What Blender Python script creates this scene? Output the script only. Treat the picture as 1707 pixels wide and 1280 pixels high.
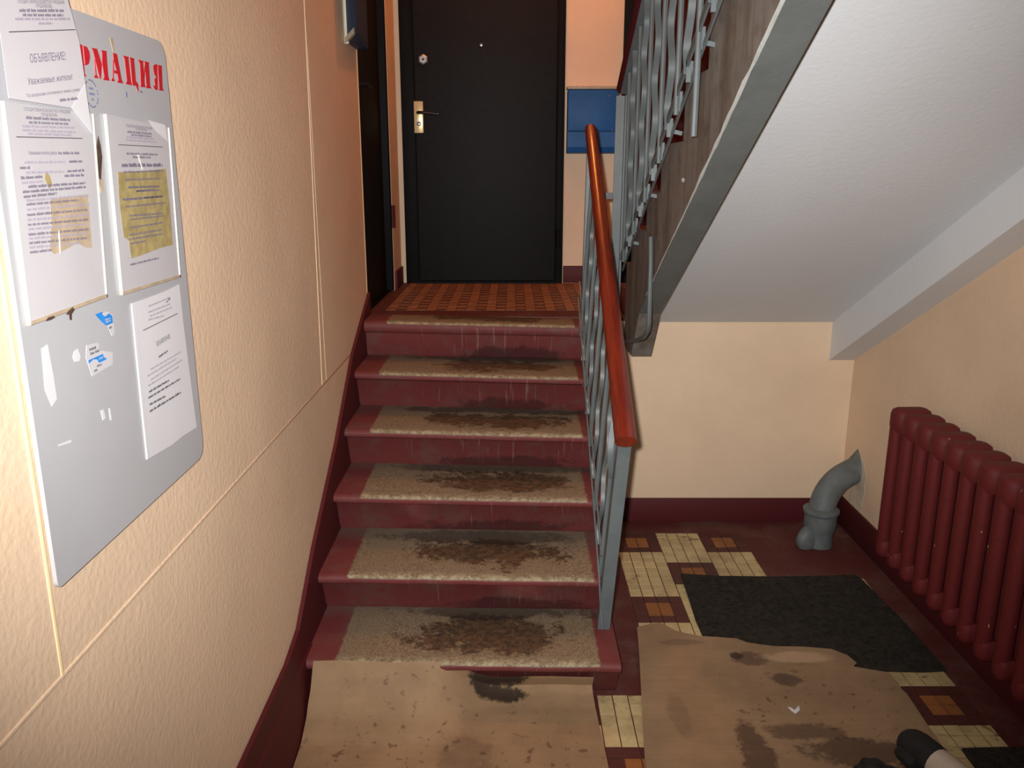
import bpy, bmesh, math, random
from mathutils import Vector, Matrix
from mathutils.geometry import delaunay_2d_cdt
random.seed(7)
scene = bpy.context.scene
col = scene.collection
for o in list(bpy.data.objects):
    bpy.data.objects.remove(o, do_unlink=True)

# ------------------------------------------------------------------ camera, world, light, exposure
IW, IH, F, HZ, H = 1707, 1280, 1378.0, 288.0, 1.62
PITCH = math.atan((640 - HZ) / F)
cd = bpy.data.cameras.new('camera'); cam = bpy.data.objects.new('camera', cd); col.objects.link(cam)
cam.location = (0, 0, H); cam.rotation_euler = (math.pi / 2 - PITCH, 0, 0)
cd.sensor_fit = 'HORIZONTAL'; cd.sensor_width = 36.0; cd.lens = 36.0 * F / IW
cd.clip_start = 0.02
scene.camera = cam

w = bpy.data.worlds.new('world'); scene.world = w; w.use_nodes = True
bg = w.node_tree.nodes['Background']
bg.inputs[0].default_value = (1.0, 1.0, 1.0, 1); bg.inputs[1].default_value = 0.0   # no daylight reaches the stairwell

fl = bpy.data.lights.new('camera_flash_offscreen', 'SPOT'); fl.energy = 335; fl.color = (1.0, 0.985, 0.97); fl.shadow_soft_size = 0.02
fl.spot_size = math.radians(94); fl.spot_blend = 1.0
flo = bpy.data.objects.new('camera_flash_offscreen', fl); flo.location = (-0.05, -0.02, H + 0.05); flo.rotation_euler = (math.pi / 2 - PITCH * .55, 0, 0); col.objects.link(flo)

vs = scene.view_settings
vs.view_transform = 'Standard'; vs.look = 'None'; vs.exposure = 0.06; vs.gamma = 1.0; vs.use_curve_mapping = False

# ------------------------------------------------------------------ pixel -> point on a plane of the place
CP, SP = math.cos(PITCH), math.sin(PITCH)
def unp(px, py, ax, c):
    vx, vz = (px - 853.5) / F, -(py - 640) / F
    d = Vector((vx, CP + vz * SP, -SP + vz * CP))
    o = Vector((0, 0, H))
    return o + d * ((c - o[ax]) / d[ax])

# ------------------------------------------------------------------ materials
def lin(c):
    return tuple(((v / 255) / 12.92 if v / 255 <= 0.04045 else ((v / 255 + 0.055) / 1.055) ** 2.4) for v in c[:3]) + (1,)

class NT:
    def __init__(s, name):
        s.m = bpy.data.materials.new(name); s.m.use_nodes = True
        s.t = s.m.node_tree; s.n = s.t.nodes; s.l = s.t.links
        s.b = s.n['Principled BSDF']
        s.tc = s.n.new('ShaderNodeTexCoord')
    def link(s, a, b): s.l.new(a, b)
    def sep(s, v):
        q = s.n.new('ShaderNodeSeparateXYZ'); s.link(v, q.inputs[0]); return q.outputs
    def noise(s, scale=5, detail=4, rough=.6, vec=None, stretch=None, dist=0, out=0):
        q = s.n.new('ShaderNodeTexNoise'); q.inputs['Scale'].default_value = scale
        q.inputs['Detail'].default_value = detail; q.inputs['Roughness'].default_value = rough
        q.inputs['Distortion'].default_value = dist
        v = vec if vec is not None else s.tc.outputs['Object']
        if stretch:
            mp = s.n.new('ShaderNodeMapping'); mp.inputs['Scale'].default_value = stretch
            s.link(v, mp.inputs['Vector']); v = mp.outputs[0]
        s.link(v, q.inputs['Vector'])
        return q.outputs[out]
    def math(s, op, a, b=0.0, c=0.0):
        q = s.n.new('ShaderNodeMath'); q.operation = op
        for i, v in enumerate((a, b, c)):
            if hasattr(v, 'links') or hasattr(v, 'is_linked'): s.link(v, q.inputs[i])
            else: q.inputs[i].default_value = v
        return q.outputs[0]
    def step(s, v, a, b):
        q = s.n.new('ShaderNodeMapRange'); q.interpolation_type = 'SMOOTHSTEP'
        s.link(v, q.inputs[0])
        lo, hi, t0, t1 = (a, b, 0, 1) if a <= b else (b, a, 1, 0)
        q.inputs[1].default_value = lo; q.inputs[2].default_value = hi
        q.inputs[3].default_value = t0; q.inputs[4].default_value = t1
        return q.outputs[0]
    def mix(s, f, a, b):
        q = s.n.new('ShaderNodeMix'); q.data_type = 'RGBA'
        for sock, v in ((q.inputs[0], f), (q.inputs[6], a), (q.inputs[7], b)):
            if hasattr(v, 'is_linked'): s.link(v, sock)
            else: sock.default_value = v
        return q.outputs[2]
    def col(s, v):
        if hasattr(v, 'is_linked'): s.link(v, s.b.inputs['Base Color'])
        else: s.b.inputs['Base Color'].default_value = v
    def rough(s, v):
        if hasattr(v, 'is_linked'): s.link(v, s.b.inputs['Roughness'])
        else: s.b.inputs['Roughness'].default_value = v
    def bump(s, h, strength=.3, dist=.002):
        q = s.n.new('ShaderNodeBump'); q.inputs['Strength'].default_value = strength
        q.inputs['Distance'].default_value = dist
        s.link(h, q.inputs['Height']); s.link(q.outputs[0], s.b.inputs['Normal'])
    def ellipse(s, x, y, cx, cy, rx, ry, wob=None, edge=.5):
        a = s.math('DIVIDE', s.math('SUBTRACT', x, cx), rx); b = s.math('DIVIDE', s.math('SUBTRACT', y, cy), ry)
        r = s.math('ADD', s.math('MULTIPLY', a, a), s.math('MULTIPLY', b, b))
        if wob is not None: r = s.math('ADD', r, wob)
        return s.step(r, 1 + edge, 1 - edge)

M = {}
def simple(name, c, rough=.6, var=.12, scale=6, bump=0, bscale=120, metal=0, spec=.5, stretch=None):
    t = NT(name); n = t.noise(scale, 5, .65, stretch=stretch)
    c1 = lin(c); c0 = tuple(v * (1 - var) for v in c1[:3]) + (1,); c2 = tuple(min(1, v * (1 + var)) for v in c1[:3]) + (1,)
    t.col(t.mix(t.step(n, .3, .7), c0, c2)); t.rough(rough)
    t.b.inputs['Metallic'].default_value = metal; t.b.inputs['Specular IOR Level'].default_value = spec
    if bump: t.bump(t.noise(bscale, 2, .5), bump, .002)
    M[name] = t.m; return t.m

def plaster(name, c, bump=.45, bscale=75, var=.07):
    t = NT(name)
    big = t.noise(1.3, 5, .6); fine = t.noise(bscale, 3, .55)
    c1 = lin(c); c0 = tuple(v * (1 - var) for v in c1[:3]) + (1,); c2 = tuple(v * (1 + var) for v in c1[:3]) + (1,)
    t.col(t.mix(t.step(big, .3, .7), c0, c2)); t.rough(.62); t.b.inputs['Specular IOR Level'].default_value = .35
    t.bump(fine, bump, .003); M[name] = t.m
plaster('wall_beige', (224, 196, 166))
plaster('soffit_white', (216, 218, 220), .25, 60, .03)
plaster('ceiling_white', (225, 220, 212), .15)
simple('joint', (232, 206, 160), .5, .06)

# maroon gloss paint with worn greyish film
def maroon(name, c=(102, 47, 46), worn=(100, 78, 72), amount=.5):
    t = NT(name); n = t.noise(3.5, 8, .7); n2 = t.noise(38, 4, .7)
    f = t.math('MULTIPLY', t.step(n, .42, .72), amount)
    f2 = t.math('MULTIPLY', t.step(n2, .50, .72), .55)
    a = t.mix(f, lin(c), lin(worn)); a = t.mix(f2, a, lin((70, 34, 34)))
    t.col(a); t.rough(.6); t.b.inputs['Specular IOR Level'].default_value = .25
    t.bump(t.noise(90, 3), .12, .002); M[name] = t.m
maroon('maroon'); maroon('maroon_skirting', (82, 26, 30), (70, 36, 36), .25); maroon('maroon_floor', (88, 40, 38), (104, 80, 70), .8)
maroon('maroon_door', (70, 18, 22), (60, 22, 24), .2)
maroon('maroon_radiator', (98, 32, 32), (88, 37, 36), .3)
def chipped(m):
    t = NT.__new__(NT); t.m = m; t.t = m.node_tree; t.n = t.t.nodes; t.l = t.t.links; t.b = t.n['Principled BSDF']
    g_ = t.n.new('ShaderNodeNewGeometry'); src = t.b.inputs['Base Color'].links[0].from_socket
    n = t.noise(60, 2, .5, g_.outputs['Position'], (1, 1, .35)); t.col(t.mix(t.step(n, .745, .755), src, lin((176, 150, 112))))
chipped(M['maroon_radiator'])

# step: maroon paint, bare stone-chip middle of the tread, dirt and pale drips
def step_mat():
    t = NT('step_paint'); x, y, z = t.sep(t.tc.outputs['Object'])[:3]
    geo = t.n.new('ShaderNodeNewGeometry'); nx, ny, nz = t.sep(geo.outputs['Normal'])[:3]
    oi = t.n.new('ShaderNodeObjectInfo'); rnd = t.math('MULTIPLY', oi.outputs['Random'], 30.0)
    cb = t.n.new('ShaderNodeCombineXYZ'); t.link(rnd, cb.inputs[0]); t.link(rnd, cb.inputs[2])
    va = t.n.new('ShaderNodeVectorMath'); va.operation = 'ADD'; t.link(t.tc.outputs['Object'], va.inputs[0]); t.link(cb.outputs[0], va.inputs[1])
    V = va.outputs[0]
    n1 = t.noise(9, 6, .7, V); n2 = t.noise(45, 5, .75, V); n3 = t.noise(3, 4, .6, V)
    xw = t.math('ADD', x, t.math('MULTIPLY', t.math('SUBTRACT', n2, .5), .03))
    up = t.step(nz, .35, .6)
    inx = t.math('MULTIPLY', t.step(xw, -.545, -.535), t.step(xw, .275, .265))
    stone = t.math('MULTIPLY', up, inx)
    chips = t.noise(240, 2, .5, V); chips2 = t.noise(70, 3, .6, V)
    sc = t.mix(t.step(chips, .38, .62), lin((100, 84, 66)), lin((136, 119, 95)))
    sc = t.mix(t.math('MULTIPLY', t.step(chips2, .55, .7), .6), sc, lin((104, 66, 50)))
    # brighter, cleaner edge along the nosing
    sc = t.mix(t.math('MULTIPLY', t.step(y, .045, .005), t.math('MULTIPLY', t.step(n2, .40, .62), .6)), sc, lin((176, 166, 132)))
    # brown crust in the middle
    n5 = t.noise(14, 8, .8, V, None, .5); n4 = t.noise(5, 3, .5, V)
    wob = t.math('ADD', t.math('MULTIPLY', t.math('SUBTRACT', n5, .5), 5.0), t.math('MULTIPLY', t.math('SUBTRACT', n4, .5), 4.0))
    wob = t.math('ADD', wob, t.math('MULTIPLY', t.math('SUBTRACT', n2, .5), 2.0))
    cr = t.ellipse(x, y, -.06, .17, .25, .10, wob, .35)
    sc = t.mix(t.math('MULTIPLY', cr, .85), sc, t.mix(t.step(n2, .4, .6), lin((36, 24, 17)), lin((82, 57, 36))))
    # scattered small dirt
    sc = t.mix(t.math('MULTIPLY', t.step(n5, .60, .66), .5), sc, lin((64, 44, 32)))
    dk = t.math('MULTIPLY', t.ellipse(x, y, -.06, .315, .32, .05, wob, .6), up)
    pn = t.mix(t.math('MULTIPLY', t.step(n1, .45, .7), .55), lin((104, 47, 46)), lin((98, 74, 68)))
    pn = t.mix(t.math('MULTIPLY', t.step(n2, .58, .72), .4), pn, lin((66, 32, 32)))
    # pale drips down the riser
    dr = t.noise(1, 3, .6, V, (75, 1, 4))
    dm = t.math('MULTIPLY', t.step(dr, .60, .68), t.ellipse(x, z, -.05, -.06, .34, .085, None, .5))
    pn = t.mix(t.math('MULTIPLY', t.math('MULTIPLY', dm, t.step(nz, .3, .1)), .26), pn, lin((170, 146, 138)))
    a = t.mix(stone, pn, sc)
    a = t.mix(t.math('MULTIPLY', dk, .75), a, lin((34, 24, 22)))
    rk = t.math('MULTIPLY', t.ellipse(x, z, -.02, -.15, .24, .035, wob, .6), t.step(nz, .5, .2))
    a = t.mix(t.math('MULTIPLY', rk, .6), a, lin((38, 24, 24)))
    # grey dust where tread meets riser
    a = t.mix(t.math('MULTIPLY', t.math('MULTIPLY', t.step(y, .25, .34), up), t.math('MULTIPLY', n3, .8)), a, lin((92, 84, 76)))
    t.col(a); t.rough(.62); t.b.inputs['Specular IOR Level'].default_value = .3
    t.bump(t.noise(120, 3, .6, V), .25, .002); M['step'] = t.m
step_mat()

def tile_mat(name, c, grime, amt):
    t = NT(name); g_ = t.n.new('ShaderNodeNewGeometry'); P_ = g_.outputs['Position']
    oi = t.n.new('ShaderNodeObjectInfo')
    n1 = t.noise(4, 6, .7, P_); n2 = t.noise(40, 4, .7, P_); n3 = t.noise(9, 6, .75, P_, None, .6)
    c0 = tuple(v * .82 for v in lin(c)[:3]) + (1,)
    a = t.mix(oi.outputs['Random'], c0, lin(c))
    a = t.mix(t.math('MULTIPLY', t.step(n1, .40, .70), amt), a, lin(grime))
    a = t.mix(t.math('MULTIPLY', t.step(n2, .52, .70), .35), a, lin(grime))
    a = t.mix(t.math('MULTIPLY', t.step(n3, .60, .66), .7), a, lin(tuple(v * .6 for v in grime)))
    t.col(a); t.rough(.55); t.b.inputs['Specular IOR Level'].default_value = .35; t.bump(n2, .1, .002); M[name] = t.m
tile_mat('tile_cream', (206, 184, 134), (138, 116, 84), .6); tile_mat('tile_red', (84, 40, 36), (70, 46, 40), .6); tile_mat('tile_orange', (156, 98, 52), (104, 70, 46), .6)
tile_mat('landing_orange', (156, 104, 64), (112, 70, 46), .5); tile_mat('landing_brown', (96, 58, 42), (74, 46, 36), .5); simple('landing_grout', (88, 40, 26), .7, .2, 8)
simple('black_leather', (17, 16, 17), .6, .2, 30, .12, 140, spec=.2)
simple('black_metal', (17, 17, 18), .6, .15, 12, spec=.1)
simple('grey_paint', (90, 98, 99), .42, .12, 9, .08, 60, spec=.55)
simple('pipe_grey', (98, 104, 104), .6, .18, 14, .35, 60)
simple('grey_strip', (96, 100, 98), .6, .1, 8, .2, 80)
simple('white_caulk', (170, 172, 168), .6, .1, 30, .3, 90)
simple('blue_enamel', (38, 90, 148), .5, .12, 6, spec=.2); simple('blue_dark', (18, 50, 84), .5, .12, 6)
simple('off_white', (196, 190, 170), .5, .08, 20); simple('board_white', (170, 170, 173), .34, .03, 4, spec=.45)
simple('paper', (194, 191, 195), .55, .03, 6); simple('plexi', (186, 183, 186), .25, .03, 6, spec=.5); simple('plexi_edge', (226, 228, 214), .3, .02, 6)
simple('paper_bright', (208, 207, 210), .5, .02, 6)
simple('ink', (112, 104, 122), .7, .15, 300); simple('ink_light', (158, 148, 164), .7, .1, 300); simple('ink_dark', (76, 70, 80), .7, .1, 300); simple('ink_blue', (86, 96, 126), .7, .15, 200)
simple('red_print', (180, 26, 38), .5, .08, 30); simple('sticker_blue', (44, 130, 208), .45, .1, 60); simple('sticker_white', (192, 190, 194), .5, .03, 10)
simple('yellow_glue', (160, 144, 98), .5, .2, 50); simple('glue_tan', (172, 154, 130), .5, .12, 50)
simple('brown_burn', (70, 52, 40), .7, .4, 60)
simple('brass', (226, 205, 152), .3, .06, 20, metal=.35); simple('steel', (170, 170, 172), .3, .08, 20, metal=.7)
simple('black_plastic', (18, 18, 20), .35, .1, 20); simple('rag_black', (24, 23, 24), .8, .3, 40, .3, 90); simple('tube_pale', (190, 178, 160), .6, .06, 20)
simple('scrap', (220, 220, 224), .5, .02, 5)
simple('plaster_rough', (206, 190, 168), .7, .12, 30, .6, 40)
simple('bulb_off', (240, 230, 210), .3, .02, 5)

def stringer_mat():
    t = NT('stringer_dirty'); n = t.noise(3, 6, .7, stretch=(3, 3, .5)); n2 = t.noise(14, 5, .7)
    a = t.mix(t.step(n, .35, .65), lin((96, 86, 76)), lin((122, 118, 112)))
    a = t.mix(t.math('MULTIPLY', t.step(n2, .45, .7), .5), a, lin((78, 62, 54)))
    t.col(a); t.rough(.6); t.bump(t.noise(50, 4), .2, .003); M['stringer'] = t.m
stringer_mat()

def handrail_mat():
    t = NT('handrail_varnish'); n = t.noise(6, 5, .6, stretch=(8, .6, 1))
    t.col(t.mix(t.step(n, .3, .7), lin((90, 24, 14)), lin((120, 38, 21)))); t.rough(.26); t.b.inputs['Specular IOR Level'].default_value = .8
    M['handrail'] = t.m
handrail_mat()

def cardboard_mat(name, c, spots, specks):
    t = NT(name); x, y, z = t.sep(t.tc.outputs['Object'])[:3]
    n = t.noise(5, 6, .65); n2 = t.noise(60, 4, .7); big = t.noise(2, 3, .5)
    cor = t.noise(1, 2, .5, None, (2, 55, 2))
    a = t.mix(t.step(n, .3, .7), lin(tuple(v * .93 for v in c)), lin(tuple(min(255, v * 1.06) for v in c)))
    a = t.mix(t.math('MULTIPLY', t.step(cor, .4, .6), .10), a, lin((120, 92, 62)))
    sp = t.noise(32, 3, .6, None, None, .4)
    rgn = t.ellipse(x, y, specks[0], specks[1], specks[2], specks[3], t.math('MULTIPLY', t.math('SUBTRACT', big, .5), 2.0), .6)
    a = t.mix(t.math('MULTIPLY', t.math('MULTIPLY', t.step(sp, .60, .68), rgn), .6), a, lin((74, 44, 34)))
    wob = t.math('ADD', t.math('MULTIPLY', t.math('SUBTRACT', t.noise(13, 7, .75), .5), 4.0), t.math('MULTIPLY', t.math('SUBTRACT', n2, .5), 1.5))
    for cx, cy, rx, ry, st, cc in spots:
        a = t.mix(t.math('MULTIPLY', t.ellipse(x, y, cx, cy, rx, ry, wob, .45), st), a, lin(cc))
    t.col(a); t.rough(.75); t.b.inputs['Specular IOR Level'].default_value = .25
    t.bump(t.math('ADD', n2, cor), .12, .002); M[name] = t.m
cardboard_mat('cardboard_a', (146, 119, 90), [(-.04, 2.285, .09, .03, .9, (36, 27, 24)), (-.13, 2.0, .07, .12, .35, (84, 58, 50))], (-.15, 1.85, .5, .38))
cardboard_mat('cardboard_b', (148, 121, 92), [
    (.70, 2.02, .045, .14, .75, (74, 54, 44)), (.87, 2.12, .13, .035, .6, (66, 44, 38)), (1.0, 2.03, .16, .06, .7, (64, 44, 38)),
    (.82, 2.5, .06, .04, .7, (84, 62, 54)), (.90, 2.38, .05, .03, .75, (80, 60, 52)), (.51, 2.2, .03, .1, .35, (104, 82, 66)),
    (.77, 2.52, .02, .02, .8, (56, 42, 38)), (.60, 2.6, .08, .02, .4, (90, 76, 64)), (1.05, 1.92, .12, .07, .8, (48, 36, 34)),
    (.98, 2.51, .12, .03, .55, (196, 164, 132)), (.65, 1.75, .3, .08, .3, (100, 80, 64))], (.95, 2.25, .3, .2))

def mat_rug():
    t = NT('rubber_mat'); n = t.noise(55, 5, .7); n2 = t.noise(4, 4, .6)
    a = t.mix(t.step(n, .3, .7), lin((30, 28, 25)), lin((58, 53, 46))); a = t.mix(t.math('MULTIPLY', t.step(n2, .5, .75), .5), a, lin((62, 54, 44)))
    t.col(a); t.rough(.9); t.b.inputs['Specular IOR Level'].default_value = .15; t.bump(t.noise(130, 3), .6, .004); M['mat'] = t.m
mat_rug()

# ------------------------------------------------------------------ mesh helpers
def finish(name, bm, mat, parent=None, smooth=False, origin=None, recalc=True):
    if recalc: bmesh.ops.recalc_face_normals(bm, faces=bm.faces)
    if origin is not None: bmesh.ops.translate(bm, verts=bm.verts, vec=-Vector(origin))
    me = bpy.data.meshes.new(name); bm.to_mesh(me); bm.free()
    if smooth:
        for p in me.polygons: p.use_smooth = True
        me.set_sharp_from_angle(angle=math.radians(40))
    for m in (mat if isinstance(mat, (list, tuple)) else [mat]): me.materials.append(M[m] if isinstance(m, str) else m)
    o = bpy.data.objects.new(name, me); col.objects.link(o)
    if origin is not None: o.location = origin
    if parent is not None: attach(o, parent)
    return o
def attach(o, parent):
    o.parent = parent
    o.matrix_parent_inverse = Matrix.Translation(-wpos(parent))
def wpos(o):
    p = Vector(o.location)
    return p if o.parent is None else p     # parents here are never rotated and parent-inverse cancels them
def add_box(bm, x0, x1, y0, y1, z0, z1, bev=0, seg=2):
    vs_ = [bm.verts.new((x, y, z)) for x in (x0, x1) for y in (y0, y1) for z in (z0, z1)]
    fs = [(0, 1, 3, 2), (4, 6, 7, 5), (0, 4, 5, 1), (2, 3, 7, 6), (0, 2, 6, 4), (1, 5, 7, 3)]
    faces = [bm.faces.new([vs_[i] for i in f]) for f in fs]
    if bev:
        es = {e for f in faces for e in f.edges}
        bmesh.ops.bevel(bm, geom=list(es), offset=bev, segments=seg, affect='EDGES', profile=.5)
def box(name, x0, x1, y0, y1, z0, z1, mat, parent=None, bev=0, origin=None, seg=2):
    bm = bmesh.new(); add_box(bm, x0, x1, y0, y1, z0, z1, bev, seg); return finish(name, bm, mat, parent, bev > 0, origin)
def add_prism(bm, pts, off):
    """pts: 3D outline, extruded by vector off"""
    a = [bm.verts.new(p) for p in pts]; b = [bm.verts.new(Vector(p) + Vector(off)) for p in pts]
    f1 = bm.faces.new(a); f2 = bm.faces.new(b[::-1]); n = len(pts)
    for i in range(n): bm.faces.new((a[i], a[(i + 1) % n], b[(i + 1) % n], b[i]))
    f1.normal_update(); f2.normal_update()
    bmesh.ops.triangulate(bm, faces=[f for f in (f1, f2) if len(f.verts) > 4], ngon_method='EAR_CLIP')
def prism(name, pts, off, mat, parent=None, origin=None):
    bm = bmesh.new(); add_prism(bm, pts, off); return finish(name, bm, mat, parent, False, origin)
def frames(path):
    n = len(path); out = []
    for i in range(n):
        t = (Vector(path[min(i + 1, n - 1)]) - Vector(path[max(i - 1, 0)])).normalized(); out.append(t)
    return out
def add_sweep(bm, path, sect, up=(1, 0, 0), caps=True):
    """sweep a closed 2D section along path; section axes: a = up made perpendicular, b = t x a"""
    path = [Vector(p) for p in path]; ts = frames(path); rings = []
    u = Vector(up)
    for i, (p, t) in enumerate(zip(path, ts)):
        a = (u - t * u.dot(t))
        if a.length < 1e-4: a = Vector((0, 1, 0)) - t * t.y
        a.normalize(); b = t.cross(a)
        s = sect(i) if callable(sect) else sect
        rings.append([bm.verts.new(p + a * q[0] + b * q[1]) for q in s])
    m = len(rings[0])
    for i in range(len(rings) - 1):
        for j in range(m):
            bm.faces.new((rings[i][j], rings[i][(j + 1) % m], rings[i + 1][(j + 1) % m], rings[i + 1][j]))
    if caps:
        bm.faces.new(rings[0]); bm.faces.new(rings[-1][::-1])
def circ(r, n=10): return [(r * math.cos(2 * math.pi * i / n), r * math.sin(2 * math.pi * i / n)) for i in range(n)]
def rect(w_, h_): return [(-w_ / 2, -h_ / 2), (w_ / 2, -h_ / 2), (w_ / 2, h_ / 2), (-w_ / 2, h_ / 2)]
def tube(name, path, r, mat, parent=None, n=10, up=(1, 0, 0)):
    bm = bmesh.new(); add_sweep(bm, path, circ(r, n), up); return finish(name, bm, mat, parent, True)
def bar(name, path, w_, h_, mat, parent=None, up=(1, 0, 0)):
    bm = bmesh.new(); add_sweep(bm, path, rect(w_, h_), up); return finish(name, bm, mat, parent)
def empty(name, loc):
    o = bpy.data.objects.new(name, None); o.location = loc; o.empty_display_size = .1; col.objects.link(o); return o
def tag(o, label, cat=None, group=None, kind=None):
    o['label'] = label
    if cat: o['category'] = cat
    if group: o['group'] = group
    if kind: o['kind'] = kind
    return o

# ------------------------------------------------------------------ dimensions of the place
XL, XR = -.65, 1.565            # side walls
YN, YB = 3.69, 4.89             # wall under the stairs, wall with the apartment doors
ZL = .99                        # landing level
YE = -1.3                       # open entrance side
ZT = 3.7
NOSE = [2.24, 2.475, 2.755, 3.0, 3.25, 3.51]
RISE = .165
XS0, XS1 = -.637, .335          # stair ends
TILT = [.013, .016, .022, .026, .028, .022]

# ------------------------------------------------------------------ room shell
fo = box('floor', XL - .1, XR + .1, YE, YN + .1, -.12, 0, 'maroon_floor')
tag(fo, 'dark red painted floor with cream, red and orange mosaic tiles at the foot of the stairs', 'floor', kind='structure')

wl = box('wall_left', XL - .15, XL - .004, YE, 3.70, 0, ZT, 'wall_beige')
tag(wl, 'beige plastered left wall with raised panel joints beside the stairs', 'wall', kind='structure')
JY, JZ, JY2 = 1.054, .915, 2.805
g = .003
for y0, y1, z0, z1 in ((YE, 3.70, 0, JZ - g), (YE, JY - g, JZ + g, ZT), (JY + g, JY2 - g, JZ + g, ZT), (JY2 + g, 3.70, JZ + g, ZT)):
    box('wall_panel', XL - .004, XL, y0, y1, z0, z1, 'wall_beige', wl)
def joint(path):
    bm = bmesh.new(); add_sweep(bm, path, [(-.0045, -.002), (.0045, -.002), (.0035, .0012), (0, .0022), (-.0035, .0012)], up=(0, 1, 0) if abs(path[0][1] - path[1][1]) < .3 else (0, 0, -1))
    return finish('wall_joint', bm, 'joint', wl, True)
joint([(XL, JY, ZT), (XL, JY, JZ)]); 
joint([(XL, 2.875, ZT), (XL, 2.87, 2.16), (XL, 2.742, JZ)][0:1] + [(XL, 2.742, JZ)])
bm = bmesh.new(); add_box(bm, XL - .002, XL + .002, YE, 3.22, JZ - .0035, JZ + .0035, .0012); finish('wall_joint', bm, 'wall_beige', wl, True)
# far left wall beyond the side door
box('wall_side', XL - .15, XL, 4.57, YB + .1, ZL - .2, ZT, 'wall_beige')
tag(bpy.data.objects['wall_side'], 'narrow beige wall strip between the two black doors', 'wall', kind='structure')
o = box('wall_lintel', XL - .15, XL, 3.70, 4.57, 3.05, ZT, 'wall_beige'); tag(o, 'beige wall above the black side door', 'wall', kind='structure')
o = box('wall_edge', XL - .012, XL + .0015, 3.688, 3.702, 1.1, ZT, 'joint'); tag(o, 'pale plaster corner edge where the left wall meets the black side door', 'trim', kind='structure')

o = box('wall_right', XR, XR + .15, YE, YB + .1, 0, ZT, 'wall_beige'); tag(o, 'beige plastered right wall behind the radiator', 'wall', kind='structure')
o = box('wall_niche', XS1 - .02, XR, YN, YN + .1, 0, .97, 'wall_beige'); tag(o, 'low beige wall closing the recess under the upper stairs', 'wall', kind='structure')
o = box('wall_back', XL - .15, XR + .15, YB, YB + .12, ZL - .1, ZT, 'wall_beige'); tag(o, 'orange beige landing wall with the apartment doors', 'wall', kind='structure')
o = box('ceiling', XL - .15, XR + .15, YE, .8, 2.5, 2.62, 'ceiling_white'); tag(o, 'white ceiling slab above the entrance', 'ceiling', kind='structure')
o = box('ceiling_upper', XL - .15, XR + .15, .8, YB + .12, ZT, ZT + .1, 'ceiling_white'); tag(o, 'white upper ceiling above the landing', 'ceiling', kind='structure')
o = box('wall_upper', XL - .15, XR + .15, .8, .9, 2.62, ZT + .1, 'wall_beige'); tag(o, 'beige upper wall over the entrance ceiling', 'wall', kind='structure')

# painted skirting bands
def band(name, pts, x0, dx, label):
    o = prism(name, [(x0, y, z) for y, z in pts], (dx, 0, 0), 'maroon_skirting')
    return tag(o, label, 'skirting', kind='structure')
top = [unp(px, py, 0, XL) for px, py in ((613, 486), (583.6, 591), (557, 735), (518, 912), (492, 1050), (472, 1109), (400, 1266))]
pts = [(YE, 0), (2.345, 0), (2.50, .06), (3.70, .78)] + [(3.70, 1.1)] + [(p.y, p.z) for p in top[1:]] + [(YE, .255)]
band('baseboard_left', pts, XL + .0005, .0125, 'dark red skirting band rising along the left wall with the steps')
prism('skirting_foot', [(XL + .002, YE, 0), (XL + .036, YE, 0), (XL + .0185, YE, .17), (XL + .0125, YE, .185), (XL + .002, YE, .185)], (0, 2.335 - YE, 0), 'maroon_skirting', bpy.data.objects['baseboard_left'])
o = box('baseboard_right', XR - .012, XR, YE, YN, 0, .14, 'maroon_skirting', bev=.003); tag(o, 'dark red painted skirting under the radiator', 'skirting', kind='structure')
bm = bmesh.new(); add_box(bm, XS1, XR - .012, YN - .012, YN, 0, .118, .003); o = finish('baseboard_niche', bm, 'maroon_skirting', None, True)
tag(o, 'dark red painted skirting along the recess wall behind the grey pipe', 'skirting', kind='structure')
for x0, x1 in ((.30, .64),):
    o = box('baseboard_back', x0, x1, YB - .012, YB, ZL, ZL + .1, 'maroon_skirting', bev=.003); tag(o, 'dark red skirting on the landing right of the black door', 'skirting', kind='structure')
o = box('baseboard_side', XL, XL + .012, 4.60, YB - .02, ZL, ZL + .1, 'maroon_skirting', bev=.003); tag(o, 'dark red skirting piece between the two black doors', 'skirting', kind='structure')

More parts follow.
